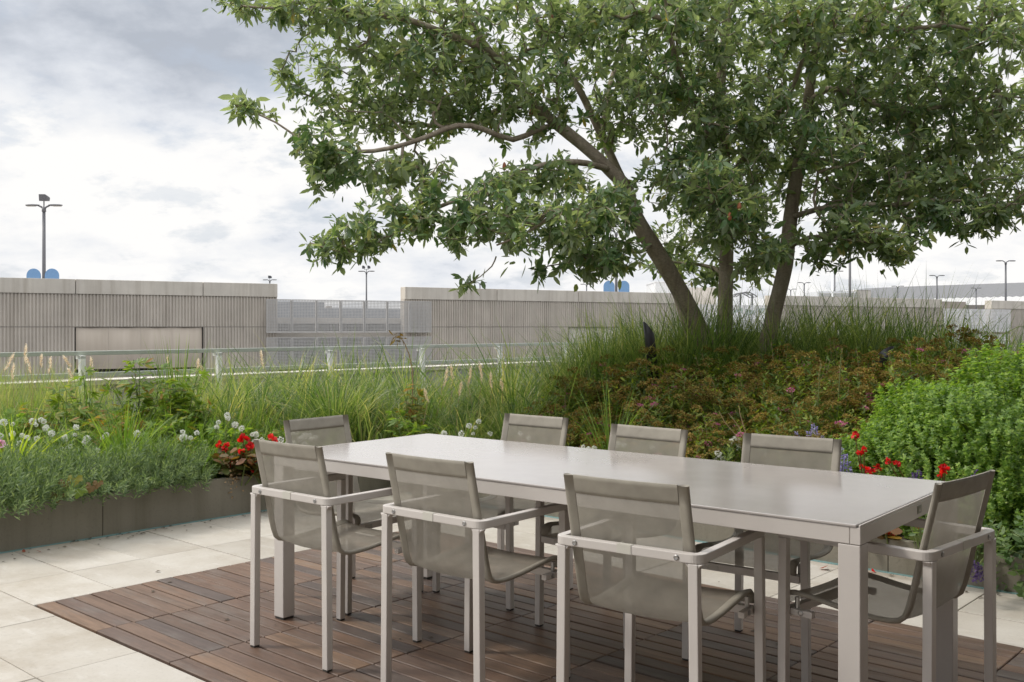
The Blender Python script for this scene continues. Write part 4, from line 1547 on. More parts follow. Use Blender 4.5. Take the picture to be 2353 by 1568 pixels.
clump('grass_clump', 'grass clump with hooked blades rising beside the slanted black spotlight', 1490, 7.5, 60, (.3, .55), (.006, .010), .3, 1.2, M['blade'], 37, .04, group=GC)
clump('grass_clump', 'leafy iris clump at the right foot of the tall seed stalks', 1900, 6.6, 60, (.25, .45), (.008, .014), .3, .8, M['blade'], 38, .05, group=GC)
clump('iris_clump', 'green sword-leaved clump in the middle of the left bed', 285, 6.9, 170, (.4, .72), (.008, .014), .28, .7, M['blade'], 41, .07)
clump('daylily_clump', 'yellow-green strap-leaved clump at the far left among white flowers', 35, 6.5, 46, (.4, .75), (.012, .020), .38, 1.0, M['lime'], 42, .05)
clump('reed_clump', 'few tall stiff blades standing up before the railing in the left bed', 200, 7.6, 9, (.6, .95), (.012, .02), .06, .12, M['blade'], 43, .06)
clump('grass_clump', 'stiff upright grass clump before the railing post in the left bed', 405, 8.2, 130, (.55, 1.0), (.007, .013), .14, .5, M['blade'], 44, .07, group=GC)
clump('grass_clump', 'pale dry grass clump beside the peony in the left bed', 505, 8.8, 340, (.4, .8), (.003, .006), .2, 1.2, M['grasspale'], 45, .08, group=GC)
clump('grass_clump', 'tall waving grass clump right of the rightmost trunk', 1880, 8.9, 170, (.6, 1.05), (.005, .010), .16, .8, M['grassdark'], 46, .10, group=GC)
clump('grass_clump', 'tall grass clump in front of the white perforated sheets at the right', 2090, 8.6, 150, (.5, .95), (.005, .010), .15, .7, M['grassdark'], 47, .10, group=GC)
clump('grass_clump', 'bright yellowish grass clump rising over the clover-leaved shrub', 2200, 8.2, 190, (.5, .9), (.006, .011), .15, .6, M['grass'], 48, .10, group=GC)
clump('grass_clump', 'pale grass clump at the right edge above the clover-leaved shrub', 2330, 7.9, 150, (.5, .9), (.005, .010), .2, .8, M['grass'], 49, .10, group=GC)
clump('grass_clump', 'tall grass clump left of the leaning trunk with long dark blades', 1445, 8.6, 150, (.5, .9), (.005, .010), .18, .7, M['grassdark'], 50, .10, group=GC)


def plume_mesh(seed, L=.17, mat=None):
    r = np.random.default_rng(seed)
    n = 90
    t = r.random(n)
    az = r.random(n) * 6.283
    rd = np.stack([np.cos(az), np.sin(az), np.zeros(n)], 1)
    d = rd * .7 + np.array([0, 0, .8])
    p = np.stack([np.zeros(n), np.zeros(n), t * L], 1)
    s = (.012 + .022 * np.sin(np.pi * np.clip(t * .9 + .1, 0, 1)))
    return scatter('plume', leaf_small(.13, .02), p, frames(d, rd), s, mat or M['plume'])


pl_me = plume_mesh(3)
stem_r = np.random.default_rng(8)
PL = [(8, 845, 8.0), (28, 905 - 40, 8.1), (58, 828, 8.2), (72, 850, 8.0), (95, 835, 8.3), (112, 850, 8.1), (165, 835, 8.3), (170, 865, 8.2),
      (215, 848, 8.4), (385, 842, 8.6), (450, 848, 8.7), (470, 855, 8.7), (400, 870, 8.5), (605, 838, 8.9),
      (1040, 862, 8.3), (1075, 880, 8.2), (1108, 868, 8.3), (1130, 885, 8.2), (1020, 880, 8.2), (1055, 900, 8.0), (985, 915, 7.9), (1155, 890, 8.3)]
for i, (px, py, Y) in enumerate(PL):
    top = pt(px, py, Y)
    zs = soil(top.x, top.y)
    ln = stem_r.uniform(-.14, .14)
    o = empty('grass_plume', (top.x - ln, top.y, zs))
    side = 'buff feathery grass plume swaying before the railing in the left bed' if px < 700 else 'pale bottlebrush grass plume in the green grass behind the table'
    tag(o, side, 'grass plume', 'buff plumes before the railing' if px < 700 else 'pale plumes behind the table')
    h = top.z - zs
    m = MB(); m.tube([(0, 0, 0), (ln * .3, 0, h * .5), (ln, 0, h)], [.002, .0018, .0015], 4)
    m.build('stem', M['drystem'], o)
    p = link('plume', pl_me, o, (ln, 0, h - .04))
    p.rotation_euler = (stem_r.normal(0, .25), ln * 1.6 + stem_r.normal(0, .2), stem_r.random() * 6)
    p.scale = (1, 1, stem_r.uniform(.7, 1.1))


# ================================================================== SHRUBS
def dome(n, r, rx, ry, rz, inner=.55, low=-.15):
    d = rand_dirs(n * 3, r)
    d = d[d[:, 2] > low][:n]
    q = inner + (1 - inner) * r.random((len(d), 1)) ** .6
    # lumpy outline
    lump = 1 + .10 * np.sin(d[:, :1] * 5.1 + 1.3) * np.cos(d[:, 1:2] * 4.3) + .07 * np.sin(d[:, 2:] * 9 + d[:, :1] * 7)
    return d * q * lump * np.array([rx, ry, rz]), d


def twig_mesh(mat, name, root, ends, rad, parent, n=4):
    m = MB()
    for e in ends:
        e = Vector(e)
        b = Vector((e.x * .15, e.y * .15, root))
        m.tube([b, Vector((e.x * .6, e.y * .6, root + (e.z - root) * .6)), e], [rad * 1.6, rad * 1.2, rad], n, cap=False)
    return m.build(name, mat, parent)


def along_leaves(ends, outd, r, per, back, ln, tilt=.6):
    """leaves set along the last bit of each shoot"""
    n = len(ends)
    i = np.repeat(np.arange(n), per)
    t = np.tile(np.linspace(0, 1, per), n) + r.normal(0, .04, n * per)
    ax = outd[i] * .6 + np.array([0, 0, .7])
    ax /= np.linalg.norm(ax, axis=1, keepdims=True)
    F = frames(ax, np.tile(np.array([[.31, .83, .2]]), (len(i), 1)))
    ph = np.tile(np.arange(per) * 2.4, n) + r.random(n)[i] * 6.28
    rad = F[:, :, 1] * np.cos(ph)[:, None] + F[:, :, 2] * np.sin(ph)[:, None]
    d = ax * (1 - tilt) + rad * tilt + r.normal(0, .16, (len(i), 3))
    p = ends[i] - ax * ((1 - t) * back)[:, None]
    return p, frames(d, ax + r.normal(0, .25, (len(i), 3))), r.uniform(ln[0], ln[1], len(i)) * (1.1 - .35 * t)


def corymb(seed):
    r = np.random.default_rng(seed)
    n = 84
    a, q = r.random(n) * 6.283, np.sqrt(r.random(n)) * .038
    p = np.stack([np.cos(a) * q, np.sin(a) * q, .016 - q * q * 15 - .012 * r.random(n) + r.normal(0, .002, n)], 1)
    d = np.stack([np.cos(a) * q * 20, np.sin(a) * q * 20, np.full(n, .35)], 1) + r.normal(0, .45, (n, 3))
    R_ = frames(d, np.tile(np.array([[0, 0, 1.]]), (n, 1)) + r.normal(0, .3, (n, 3)))
    v, f = leaf_small(.42, .1)
    vv = np.einsum('mij,mnj->mni', R_, v[None] * r.uniform(.009, .016, n)[:, None, None]) + p[:, None]
    ff = (f[0][None] + (np.arange(n) * len(v))[:, None, None]).reshape(-1, 3)
    return vv.reshape(-1, 3), [ff]


def flat_head(seed):
    v, f = corymb(seed)
    return raw_mesh('pink_flower', v, f, M['pink'])


PINK = [flat_head(3), flat_head(4)]


def make_spirea(seed):
    r = np.random.default_rng(seed)
    o = empty('spirea_shrub')
    ends, od = dome(210, r, .56, .56, .56, .72, -.05)
    ends = ends + np.array([0, 0, .06])
    p, F, s = along_leaves(ends, od, r, 13, .17, (.042, .072))
    link('foliage', scatter('foliage', leaf_long(.17, .04, .1), p, F, s, M['spirea']), o)
    e2, o2 = dome(160, r, .44, .44, .46, .5, -.1)
    p, F, s = along_leaves(e2, o2, r, 9, .16, (.036, .06))
    link('inner_foliage', scatter('inner_foliage', leaf_long(.17, .04, .1), p, F, s, M['spirea']), o)
    up = od[:, 2] > .02
    k = r.random(len(ends))
    sel = (od[:, 2] > .1) & (k < .55)
    ax = od * .45 + np.array([0, 0, 1]) + r.normal(0, .2, od.shape)

    def heads(mask, nm_, mt, sc):
        P = ends[mask]
        A = ax[mask]
        az = frames(np.cross(A, np.array([[.3, .9, .1]])), A)
        link(nm_, scatter(nm_, corymb(seed + 5), P, az, sc * r.uniform(.8, 1.25, len(P)), mt), o)
    heads(sel, 'seed_heads', M['rust'], 1.15)
    for q_ in np.where(up & (k > .955))[0]:
        f_ = link('pink_flower', PINK[int(q_) % 2], o, Vector(ends[q_]))
        f_.rotation_euler = (r.normal(0, .3), r.normal(0, .3), r.random() * 6)
        f_.scale = (.72,) * 3
    twig_mesh(M['drystem'], 'stem', -.05, ends[::4], .002, o)
    return o


SP = [(1345, 7.6, 'lying lowest at the left tip of the shrub mass'), (1500, 6.95, 'right behind the far chair in the middle'),
      (1640, 6.75, 'between two far chair backs'), (1790, 6.75, 'behind the blue flower spikes'), (1920, 6.9, 'touching the green clover-leaved shrub'),
      (1300, 8.05, 'on the upper left edge of the shrub mass by the grass'), (1420, 7.65, 'left of the black spotlight'), (1560, 7.5, 'below the leaning trunk with pink flowers'),
      (1700, 7.4, 'in the middle of the shrub mass below the straight trunk'), (1850, 7.4, 'with the tall seed stalks in front'), (1990, 7.5, 'behind the top of the seed stalks'),
      (1390, 8.3, 'at the top left, under the grass of the mound'), (1650, 8.1, 'at the foot of the straight trunk'), (1790, 8.05, 'at the foot of the rightmost trunk with pink flowers'),
      (1920, 8.1, 'beside the tilted black spotlight'), (2060, 8.0, 'beyond the crest of the clover-leaved shrub'), (2190, 8.1, 'farthest right, pinkish, under the white perforated sheets'),
      (2110, 7.2, 'half hidden behind the clover-leaved shrub'), (1500, 8.05, 'just under the black spotlight'), (1255, 7.55, 'half buried in green grass at the left')]
protos = []
sr = np.random.default_rng(77)
for i, (px, Y, lab) in enumerate(SP):
    x, y = site(px, Y)
    s = sr.uniform(.78, 1.02) * (.75 if i in (0, 19, 5) else 1) * (1.14 if Y > 7.95 else 1)
    if i < 3:
        o = make_spirea(100 + i); protos.append(o)
    else:
        o = dup(protos[i % 3])
    o.location = (x, y, soil(x, y) + .0)
    o.rotation_euler = (0, 0, sr.random() * 6.28)
    o.scale = (s, s, s * (.9 if Y < 7.2 else 1.0))
    tag(o, 'red-brown seeded spirea shrub ' + lab, 'shrub', 'red-brown spirea shrubs on the mound')


def trefoil():
    lf = leaf_small(.30, .05)
    it = []
    for a, l in ((0, 1.0), (62, .86), (-62, .86)):
        it.append((lf, Matrix.Rotation(R(a), 4, 'Z') @ Matrix.Rotation(R(-8), 4, 'Y') @ Matrix.Scale(l, 4)))
    return merge_tmpl(it)


# the big clover-leaved shrub
r = np.random.default_rng(55)
cx, cy = 3.12, 5.98
bp = empty('clover_leaved_shrub', (cx, cy, .15))
tag(bp, 'big rounded bright green clover-leaved shrub spilling over the planter', 'shrub')
P_, D_ = [], []
LOBES = [(-.05, 0, .30, 1.02, .95, .72, 2900), (-.55, -.12, .22, .62, .60, .55, 1100), (-.75, .15, .15, .45, .5, .48, 360), (.1, -.62, .18, .72, .52, .55, 1150), (.70, -.1, .26, .8, .8, .60, 1000),
         (-.30, -.5, .1, .5, .42, .42, 520), (.45, .5, .45, .8, .6, .6, 260)]
for (ox, oy, oz, rx, ry, rz, n) in LOBES:
    p, d = dome(n, r, rx, ry, rz, .80, -.55)
    P_.append(p + np.array([ox, oy, oz])); D_.append(d)
P_, D_ = np.concatenate(P_), np.concatenate(D_)
ok = P_[:, 2] > -.02
P_, D_ = P_[ok], D_[ok]
p, F, s = along_leaves(P_, D_, r, 13, .11, (.022, .036), .72)
link('foliage', scatter('foliage', trefoil(), p, F, s * .95, M['bapt']), bp)
twig_mesh(M['stem'], 'stem', .0, P_[::14], .003, bp)

# broad-leaved sage below it, hanging over the planter front
sg = empty('sage_shrub', (2.86, 4.78, .14))
tag(sg, 'oval-leaved sage hanging over the planter behind the end chair', 'shrub')
P_, D_ = [], []
for (ox, oy, oz, rx, ry, rz, n) in [(0, 0, .15, .42, .30, .38, 170), (.35, -.26, .12, .38, .28, .36, 130), (-.28, .16, .02, .25, .2, .24, 70), (.05, -.22, -.02, .35, .18, .2, 80)]:
    p, d = dome(n, r, rx, ry, rz, .6, -.6)
    P_.append(p + np.array([ox, oy, oz])); D_.append(d)
P_, D_ = np.concatenate(P_), np.concatenate(D_)
p, F, s = along_leaves(P_, D_, r, 9, .13, (.04, .07), .65)
link('foliage', scatter('foliage', leaf_oval(.25, .05, .1), p, F, s, M['sage']), sg)
twig_mesh(M['stem'], 'stem', -.05, P_[::5], .002, sg)


def feather_tmpl():
    r = np.random.default_rng(2)
    items = []
    lf = leaf_small(.10, .01)
    for k in range(20):
        t = k / 19
        az = k * 2.4
        d = Vector((math.cos(az), math.sin(az), .55 + .9 * t)).normalized()
        q = d.to_track_quat('X', 'Z').to_matrix().to_4x4()
        items.append((lf, Matrix.Translation((0, 0, t)) @ q @ Matrix.Scale(.42 - .14 * t, 4)))
    v, f = merge_tmpl(items)
    # lay the sprig along +x
    Rm = np.array([[0, 0, 1], [0, 1, 0], [-1, 0, 0]], float)
    return v @ Rm.T, f


FT = feather_tmpl()


def make_feathery(seed):
    r = np.random.default_rng(seed)
    o = empty('feathery_shrub')
    ends, od = dome(760, r, .42, .36, .19, .45, -.3)
    ends = ends + r.normal(0, .025, ends.shape) * np.array([1, 1, 1.4])
    ok = (ends[:, 2] > .0)
    ends, od = ends[ok], od[ok]
    d = od * .75 + np.array([0, 0, .6]) + r.normal(0, .3, od.shape)
    link('foliage', scatter('foliage', FT, ends - d * .05, frames(d, rand_dirs(len(d), r)), r.uniform(.075, .135, len(d)), M['feather']), o)
    twig_mesh(M['stem'], 'stem', -.02, ends[::9] * np.array([.8, .8, .85]), .0014, o)
    return o


fe = [make_feathery(201), make_feathery(202)]
FE = [(-.86, -2.05, 'at the left edge of the picture on the planter rim'), (-.88, -1.35, 'second along the planter rim from the left edge'), (-.84, -.72, 'spilling over the rim beside the bronze lobed leaf'),
      (-.86, -.05, 'spilling low over the rim just above the planter joint'), (-.88, .55, 'in the middle of the planter rim'), (-.86, 1.05, 'left of the red flowers on the planter rim'),
      (-1.25, -1.6, 'just behind the leftmost rim plants, under white flowers'), (-1.22, -.4, 'in the second row below the iris clump'), (-1.22, .35, 'in the second row left of the red flowers'),
      (-.9, -2.9, 'mostly outside the picture at the left')]
for i, (b, a, lab) in enumerate(FE):
    o = fe[i] if i < 2 else dup(fe[i % 2])
    p = W(b - .10, a)
    o.location = (p.x, p.y, .27 if b > -1 else .30)
    o.rotation_euler = (0, 0, sr.random() * 6.28)
    k = sr.uniform(.9, 1.12)
    o.scale = (k, k, k * sr.uniform(.75, 1.35))
    tag(o, 'grey-green feathery shrub ' + lab, 'shrub', 'feathery shrubs along the planter rim')


def compound(nl, spread, mat_l=None):
    """peony-like compound leaf: leaflets on a short stalk, length about 1"""
    lf = leaf_long(.17, .05, .12)
    it = []
    for k in range(nl):
        a = (k - (nl - 1) / 2) * spread
        it.append((lf, Matrix.Translation((.42 - .12 * abs(k - (nl - 1) / 2) / max(1, nl / 2), 0, 0)) @ Matrix.Rotation(R(a), 4, 'Z') @ Matrix.Rotation(R(10), 4, 'Y') @ Matrix.Scale(.62, 4)))
    it.append((leaf_small(.02, .0), Matrix.Scale(.5, 4)))
    return merge_tmpl(it)


CP5, CP7 = compound(5, 34), compound(7, 26)


def leafy(name, label, cat, px, Y, h, nstem, rad, per, mat, ln, seed, tm=CP5, lean=.12, top=None, group=None, tilt=.75):
    r = np.random.default_rng(seed)
    x, y = site(px, Y)
    o = empty(name, (x, y, soil(x, y) - .02))
    tag(o, label, cat, group)
    m = MB()
    P, D, U, Sx = [], [], [], []
    for k in range(nstem):
        az = r.random() * 6.28
        q = rad * math.sqrt(r.random())
        b = np.array([math.cos(az) * q * .35, math.sin(az) * q * .35, 0])
        t_ = np.array([math.cos(az) * q + r.normal(0, lean * .3), math.sin(az) * q + r.normal(0, lean * .3), h * r.uniform(.72, 1.04)])
        mid = (b + t_) / 2 + np.array([r.normal(0, .02), r.normal(0, .02), .03])
        m.tube([b, mid, t_], [.0045, .0035, .002], 5, cap=False)
        for j in range(per):
            t = .25 + .75 * (j + .5) / per
            p = (1 - t) ** 2 * b + 2 * t * (1 - t) * mid + t * t * t_
            a = j * 2.4 + r.random() * .8
            d = np.array([math.cos(a) * tilt, math.sin(a) * tilt, .12 + .7 * (t - .6) + r.normal(0, .2)])
            P.append(p); D.append(d); U.append(np.array([0, 0, 1.]) + r.normal(0, .4, 3))
            Sx.append(r.uniform(*ln) * (1.12 - .45 * t))
    link('foliage', scatter('foliage', tm, np.array(P), frames(np.array(D), np.array(U)), np.array(Sx), mat), o)
    m.build('stem', M['stem'], o)
    return o


leafy('peony', 'tall thin leafy peony before the left railing post, leftmost of the peonies', 'peony', 152, 7.5, .62, 2, .03, 14, M['peony'], (.11, .19), 61)
leafy('peony', 'bare-stemmed peony with a tuft of leaves right at the railing post', 'peony', 210, 7.7, .66, 2, .04, 9, M['peony'], (.11, .19), 62)
leafy('peony', 'largest bushy peony tinged orange in the left bed', 'peony', 325, 7.8, .72, 7, .17, 15, M['peony'], (.12, .20), 63, group='peonies in the left bed')
leafy('peony', 'bushy green peony right of the largest peony', 'peony', 408, 7.8, .66, 6, .14, 15, M['peony'], (.12, .19), 64, group='peonies in the left bed')
leafy('peony', 'low dense peony under the largest peony', 'peony', 365, 7.5, .42, 7, .22, 11, M['peony'], (.11, .18), 65, group='peonies in the left bed')
leafy('peony', 'low green peony left of the white flowers near the planter corner', 'peony', 470, 7.35, .36, 7, .2, 10, M['lantana'], (.10, .16), 66)
leafy('amber_shrub', 'amber and orange leaved low shrub in the left bed', 'shrub', 225, 7.2, .40, 10, .26, 9, M['amber'], (.10, .16), 67)
leafy('amber_shrub', 'small yellowing leafy plant at the far left', 'shrub', 90, 7.2, .42, 6, .16, 8, M['amber'], (.10, .15), 68)
leafy('peony', 'leafy plant with orange-brown top and bent dry stalk in the tall grass', 'peony', 948, 8.1, .74, 4, .08, 16, M['amber'], (.10, .17), 69)
leafy('peony', 'bright green leafy plant below the orange-brown topped one', 'peony', 950, 7.8, .45, 5, .12, 10, M['lantana'], (.11, .17), 70)

FILL = [(40, 7.3, .34, 'lantana', 'leafy bright green plant behind the daylily straps at the far left'), (140, 7.0, .30, 'lantana', 'low bright leafy plant under the small yellowing plant'),
        (260, 7.5, .40, 'amber', 'orange-tinged leafy plant behind the iris clump'), (345, 7.15, .30, 'lantana', 'low leafy green plant right of the iris clump'),
        (430, 7.1, .30, 'peony', 'low leafy plant between the iris clump and the red flowers'), (520, 7.6, .34, 'lantana', 'leafy green plant behind the white flowers by the planter corner'),
        (640, 7.7, .32, 'peony', 'leafy green plant under the big arching grass clump'), (185, 7.5, .42, 'peony', 'bushy plant at the foot of the bare-stemmed peony'),
        (455, 7.9, .44, 'peony', 'leafy plant at the foot of the stiff upright grass'), (990, 8.0, .36, 'peony', 'green leafy plant sunk in the grass right of the bent stalk')]
for i, (px, Y, h, mt, lab) in enumerate(FILL):
    leafy('leafy_plant', lab, 'plant', px, Y, h, 9, .22, 10, M[mt], (.09, .15), 600 + i, CP5 if i % 2 else CP7)

# bent brown stalk over the grass
top = [pt(948, 850, 8.1), pt(940, 815, 8.1), pt(930, 790, 8.1), pt(921, 777, 8.1), pt(908, 774, 8.1)]
o = empty('dry_stalk', (top[0].x, top[0].y, soil(top[0].x, top[0].y)))
tag(o, 'bent brown stalk with withered leaves above the green grass', 'stalk')
m = MB(); base = Vector(o.location)
m.tube([Vector((0, 0, 0))] + [p - base for p in top], [.006, .005, .0045, .004, .0035, .003], 6); m.build('stem', M['drystem'], o)
r = np.random.default_rng(71)
n = 16
p = np.array([list(top[3 if i % 2 else 4] - base) for i in range(n)]) + r.normal(0, .02, (n, 3))
d = rand_dirs(n, r) + np.array([0, 0, -.3])
link('foliage', scatter('foliage', leaf_long(.12), p, frames(d, rand_dirs(n, r)), r.uniform(.05, .09, n), M['rust']), o)


# ------------------------------------------------------------------ flowers
def globe(seed, rad=.021):
    r = np.random.default_rng(seed)
    n = 110
    d = rand_dirs(n, r)
    d = d[d[:, 2] > -.75]
    k = np.cross(d, rand_dirs(len(d), r))
    p = d * rad * .72
    return scatter('blossom', leaf_small(.45, .12), p, frames(d * .8 + k * .5, d), r.uniform(.009, .014, len(d)) * rad / .021, M['whitebloom'])


GL = [globe(1, .0195), globe(2, .015), globe(3, .022)]


def white_flower(label, px, Y, spots, seed, h=.22):
    """leafy plant carrying separate globe heads at surveyed spots (px,py)"""
    o = leafy('white_globe_flower', label, 'flower', px, Y, h, 20, .30, 10, M['lantana'], (.05, .085), seed, leaf_oval(.27), group='white globe flowers')
    r = np.random.default_rng(seed + 500)
    base = Vector(o.location)
    if px < 760:
        spots = spots + [(a_ + r.uniform(-26, 26), b_ + r.uniform(-14, 20)) for a_, b_ in spots[::2]]
    for i, (sx, sy) in enumerate(spots):
        q = pt(sx, sy - 3, Y + r.uniform(-.16, .06)) - base
        st = MB(); st.tube([Vector((q.x * .5, q.y * .5, max(.02, q.z - .22))), Vector((q.x * .9, q.y * .95, q.z - .08)), q], .0016, 4)
        st.build('stem', M['stem'], o)
        f = link('blossom', GL[(i + seed) % 3], o, q)
        f.scale = (r.uniform(.7, 1.1),) * 3
        f.rotation_euler = (r.random(), r.random(), r.random() * 6)
    return o


white_flower('white globe flowers at the far left edge among yellow-green straps', 40, 6.7, [(30, 978), (62, 1010), (0, 1005), (8, 1030), (28, 1000), (45, 1022), (15, 1062)], 301)
white_flower('white globe flowers left of the iris clump, beside the yellow strap leaves', 105, 6.8, [(75, 972), (94, 968), (104, 990), (85, 1012), (127, 1042), (88, 1045), (118, 1000)], 302)
white_flower('white globe flowers under the amber-leaved shrub', 180, 6.8, [(175, 985), (172, 1003), (200, 1012), (222, 1040), (235, 1010), (150, 1010), (160, 1030)], 303)
white_flower('low white flowers peeping out of the feathery shrubs at the left', 170, 6.5, [(152, 1092), (215, 1082), (175, 1105), (125, 1095), (195, 1095)], 304, .16)
white_flower('single row of white globe flowers left of and inside the iris clump', 300, 7.0, [(315, 1000), (420, 996), (438, 1010), (452, 998), (310, 1038)], 305)
white_flower('white globe flowers right of the iris clump', 505, 7.2, [(524, 965), (502, 974), (540, 980), (555, 988), (580, 1002), (498, 985)], 306)
white_flower('dense white globe flowers above the red flowers near the planter corner', 590, 7.3, [(570, 1028), (585, 1018), (601, 1015), (612, 1030), (632, 1026), (645, 1014), (660, 1020), (690, 1012), (700, 1024), (715, 1012)], 307)
white_flower('white globe flowers behind the first chair back and the end chair', 690, 7.45, [(662, 990), (678, 985), (672, 1000), (700, 1006), (725, 1008), (735, 1040), (705, 1038), (770, 1030)], 308)
white_flower('white globe flowers in the grass just left of a far chair back', 1085, 7.4, [(1078, 982), (1092, 986), (1100, 972), (1126, 1000), (1087, 1000), (1020, 1000), (1060, 1000)], 309)
white_flower('few white flowers seen between two far chair backs', 1330, 6.9, [(1340, 1030), (1352, 1036), (1215, 1010), (1195, 1000), (1365, 1034)], 310)
white_flower('white globe flowers behind the middle far chair', 1460, 6.75, [(1420, 1025), (1434, 1027), (1462, 1033), (1500, 1034)], 311)
white_flower('white globe flowers beside the dry twigs in front of the red-brown shrubs', 1670, 6.6, [(1688, 1012), (1680, 1018), (1696, 1020), (1650, 1046), (1645, 1060), (1700, 1035), (1662, 1058)], 312, .26)
white_flower('white flowers behind the far chair beside the clover-leaved shrub', 1790, 6.5, [(1760, 1050), (1810, 1040), (1800, 1060), (1830, 1050)], 313)


def petal_cluster(seed, rad=.03, mat=None):
    r = np.random.default_rng(seed)
    n = 15
    d = rand_dirs(n, r) * .8 + np.array([0, 0, .35])
    lf = leaf_oval(.52, -.12, .18)
    return scatter('blossom', lf, d * .006, frames(d, rand_dirs(n, r)), r.uniform(.7, 1.1, n) * rad, mat or M['red'])


RD = [petal_cluster(1, .024), petal_cluster(2, .018), petal_cluster(3, .028)]


def begonia(label, px, Y, spots, seed, h=.26, rad=.22, ns=24):
    o = leafy('begonia', label, 'begonia', px, Y, h, ns, rad, 6, M['begonia'], (.07, .11), seed, leaf_oval(.42, .05, .12), group='red begonias')
    r = np.random.default_rng(seed)
    base = Vector(o.location)
    for i, (sx, sy) in enumerate(spots):
        q = pt(sx, sy, Y + r.uniform(-.12, .06)) - base
        st = MB(); st.tube([Vector((q.x * .6, q.y * .6, max(.01, q.z - .16))), q], .003, 5); st.build('stem', M['begonia'], o)
        f = link('blossom', RD[i % 3], o, q)
        f.scale = ((1.45 if px < 700 else .95) * r.uniform(.8, 1.15),) * 3
        f.rotation_euler = (r.normal(0, .5), r.normal(0, .5), r.random() * 6)
    return o


begonia('red begonia with bronze leaves left of the first chair back', 548, 7.05, [(507, 1022), (519, 1028), (560, 1012), (552, 1046), (570, 1052), (577, 1028), (525, 1062), (586, 1082), (535, 1068), (556, 1040), (515, 1036)], 401)
begonia('red begonia between the first chair back and the left end chair', 620, 7.1, [(624, 1010), (632, 1018), (640, 1048), (612, 1040), (605, 1050), (590, 1070)], 402)
begonia('red begonia in front of the clover-leaved shrub at its left side', 1990, 5.55, [(1976, 1044), (1985, 1036), (1990, 1080), (2006, 1086), (1980, 1074), (2018, 1076), (1965, 1003)], 403, .2, .14, 8)
begonia('small red begonia close behind the table end', 2155, 5.15, [(2168, 1076), (2160, 1094), (2172, 1082), (2060, 1068), (2040, 1062)], 404, .2, .1, 6)
begonia('low red begonia seen under the table near the planter rim', 2035, 5.35, [(2050, 1232), (2040, 1226)], 405, .12, .12, 6)


def spike_plant(name, label, px, Y, spots, mat, seed, L=.11, h=.2, mat_l=None):
    o = leafy(name, label, 'flower', px, Y, h, 12, .13, 8, mat_l or M['sage'], (.03, .05), seed, leaf_oval(.22))
    r = np.random.default_rng(seed)
    base = Vector(o.location)
    for (sx, sy) in spots:
        q = pt(sx, sy, Y + r.uniform(-.08, .08)) - base
        n = 46
        t = r.random(n)
        az = r.random(n) * 6.28
        rd = np.stack([np.cos(az), np.sin(az), np.zeros(n)], 1)
        p = rd * (.010 * (1.1 - t))[:, None]
        p[:, 2] = -t * 0 - L + t * L
        st = MB(); st.tube([Vector((q.x * .6, q.y * .6, 0)), Vector((q.x * .9, q.y * .9, q.z * .6)), q], .0018, 4); st.build('stem', M['stem'], o)
        link('flower_spike', scatter('flower_spike', leaf_oval(.4), p, frames(rd + np.array([0, 0, .4]), rand_dirs(n, r)), r.uniform(.010, .017, n), mat), o, q)
    return o


spike_plant('blue_spike_flower', 'pale blue flower spikes behind the right far chair back', 1868, 6.35, [(1858, 990), (1868, 975), (1874, 982), (1880, 996), (1830, 994), (1838, 1004), (1890, 1002), (1866, 1000)], M['violet'], 421)
spike_plant('catmint', 'hazy violet catmint beside the red begonia and the clover-leaved shrub', 1945, 5.75, [(1925, 1040), (1935, 1030), (1944, 1045), (1930, 1060), (1950, 1062), (1940, 1075), (1922, 1075), (1955, 1080), (1938, 1090), (1926, 1058)], M['violet'], 422, .09)
spike_plant('salvia', 'dark purple salvia spikes behind the end chair', 2130, 5.0, [(2100, 1088), (2112, 1078), (2094, 1095), (2085, 1102)], M['purple'], 423, .1)
spike_plant('salvia', 'purple salvia spike above the top corner of the end chair', 2245, 4.75, [(2236, 1092), (2242, 1080)], M['purple'], 424, .12)
spike_plant('salvia', 'low purple salvia drooping over the planter right of the end chair', 2235, 4.7, [(2236, 1290), (2245, 1300), (2228, 1280), (2252, 1296)], M['purple'], 425, .08, .1)

# tall seed stalks
for px, py, lab in ((1934, 800, 'taller brown-tipped seed stalk in front of the red-brown shrubs'), (1886, 830, 'shorter seed stalk left of the taller one')):
    r = np.random.default_rng(px)
    x, y = site(px - 12, 6.75)
    o = empty('seed_stalk', (x, y, soil(x, y)))
    tag(o, lab, 'stalk', 'tall seed stalks')
    tp = pt(px, py, 6.75) - Vector(o.location)
    m = MB(); m.tube([(-.04, 0, 0), (tp.x * .3, 0, tp.z * .5), tp], [.006, .005, .003], 6); m.build('stem', M['stem'], o)
    n = 70
    t = .62 + .38 * r.random(n)
    p = np.stack([tp.x * (.3 + .7 * (t - .5) / .5), np.zeros(n), tp.z * t], 1)
    d = rand_dirs(n, r) * .7 + np.array([0, 0, .8])
    link('seed_capsules', scatter('seed_capsules', leaf_oval(.4), p, frames(d, rand_dirs(n, r)), r.uniform(.010, .018, n), M['capsule']), o)
    n = 40
    t = .6 * r.random(n)
    p = np.stack([tp.x * .6 * t, np.zeros(n), tp.z * t], 1)
    d = rand_dirs(n, r) * .8 + np.array([0, 0, .6])
    link('foliage', scatter('foliage', leaf_long(.09), p, frames(d, rand_dirs(n, r)), r.uniform(.05, .10, n), M['blade']), o)

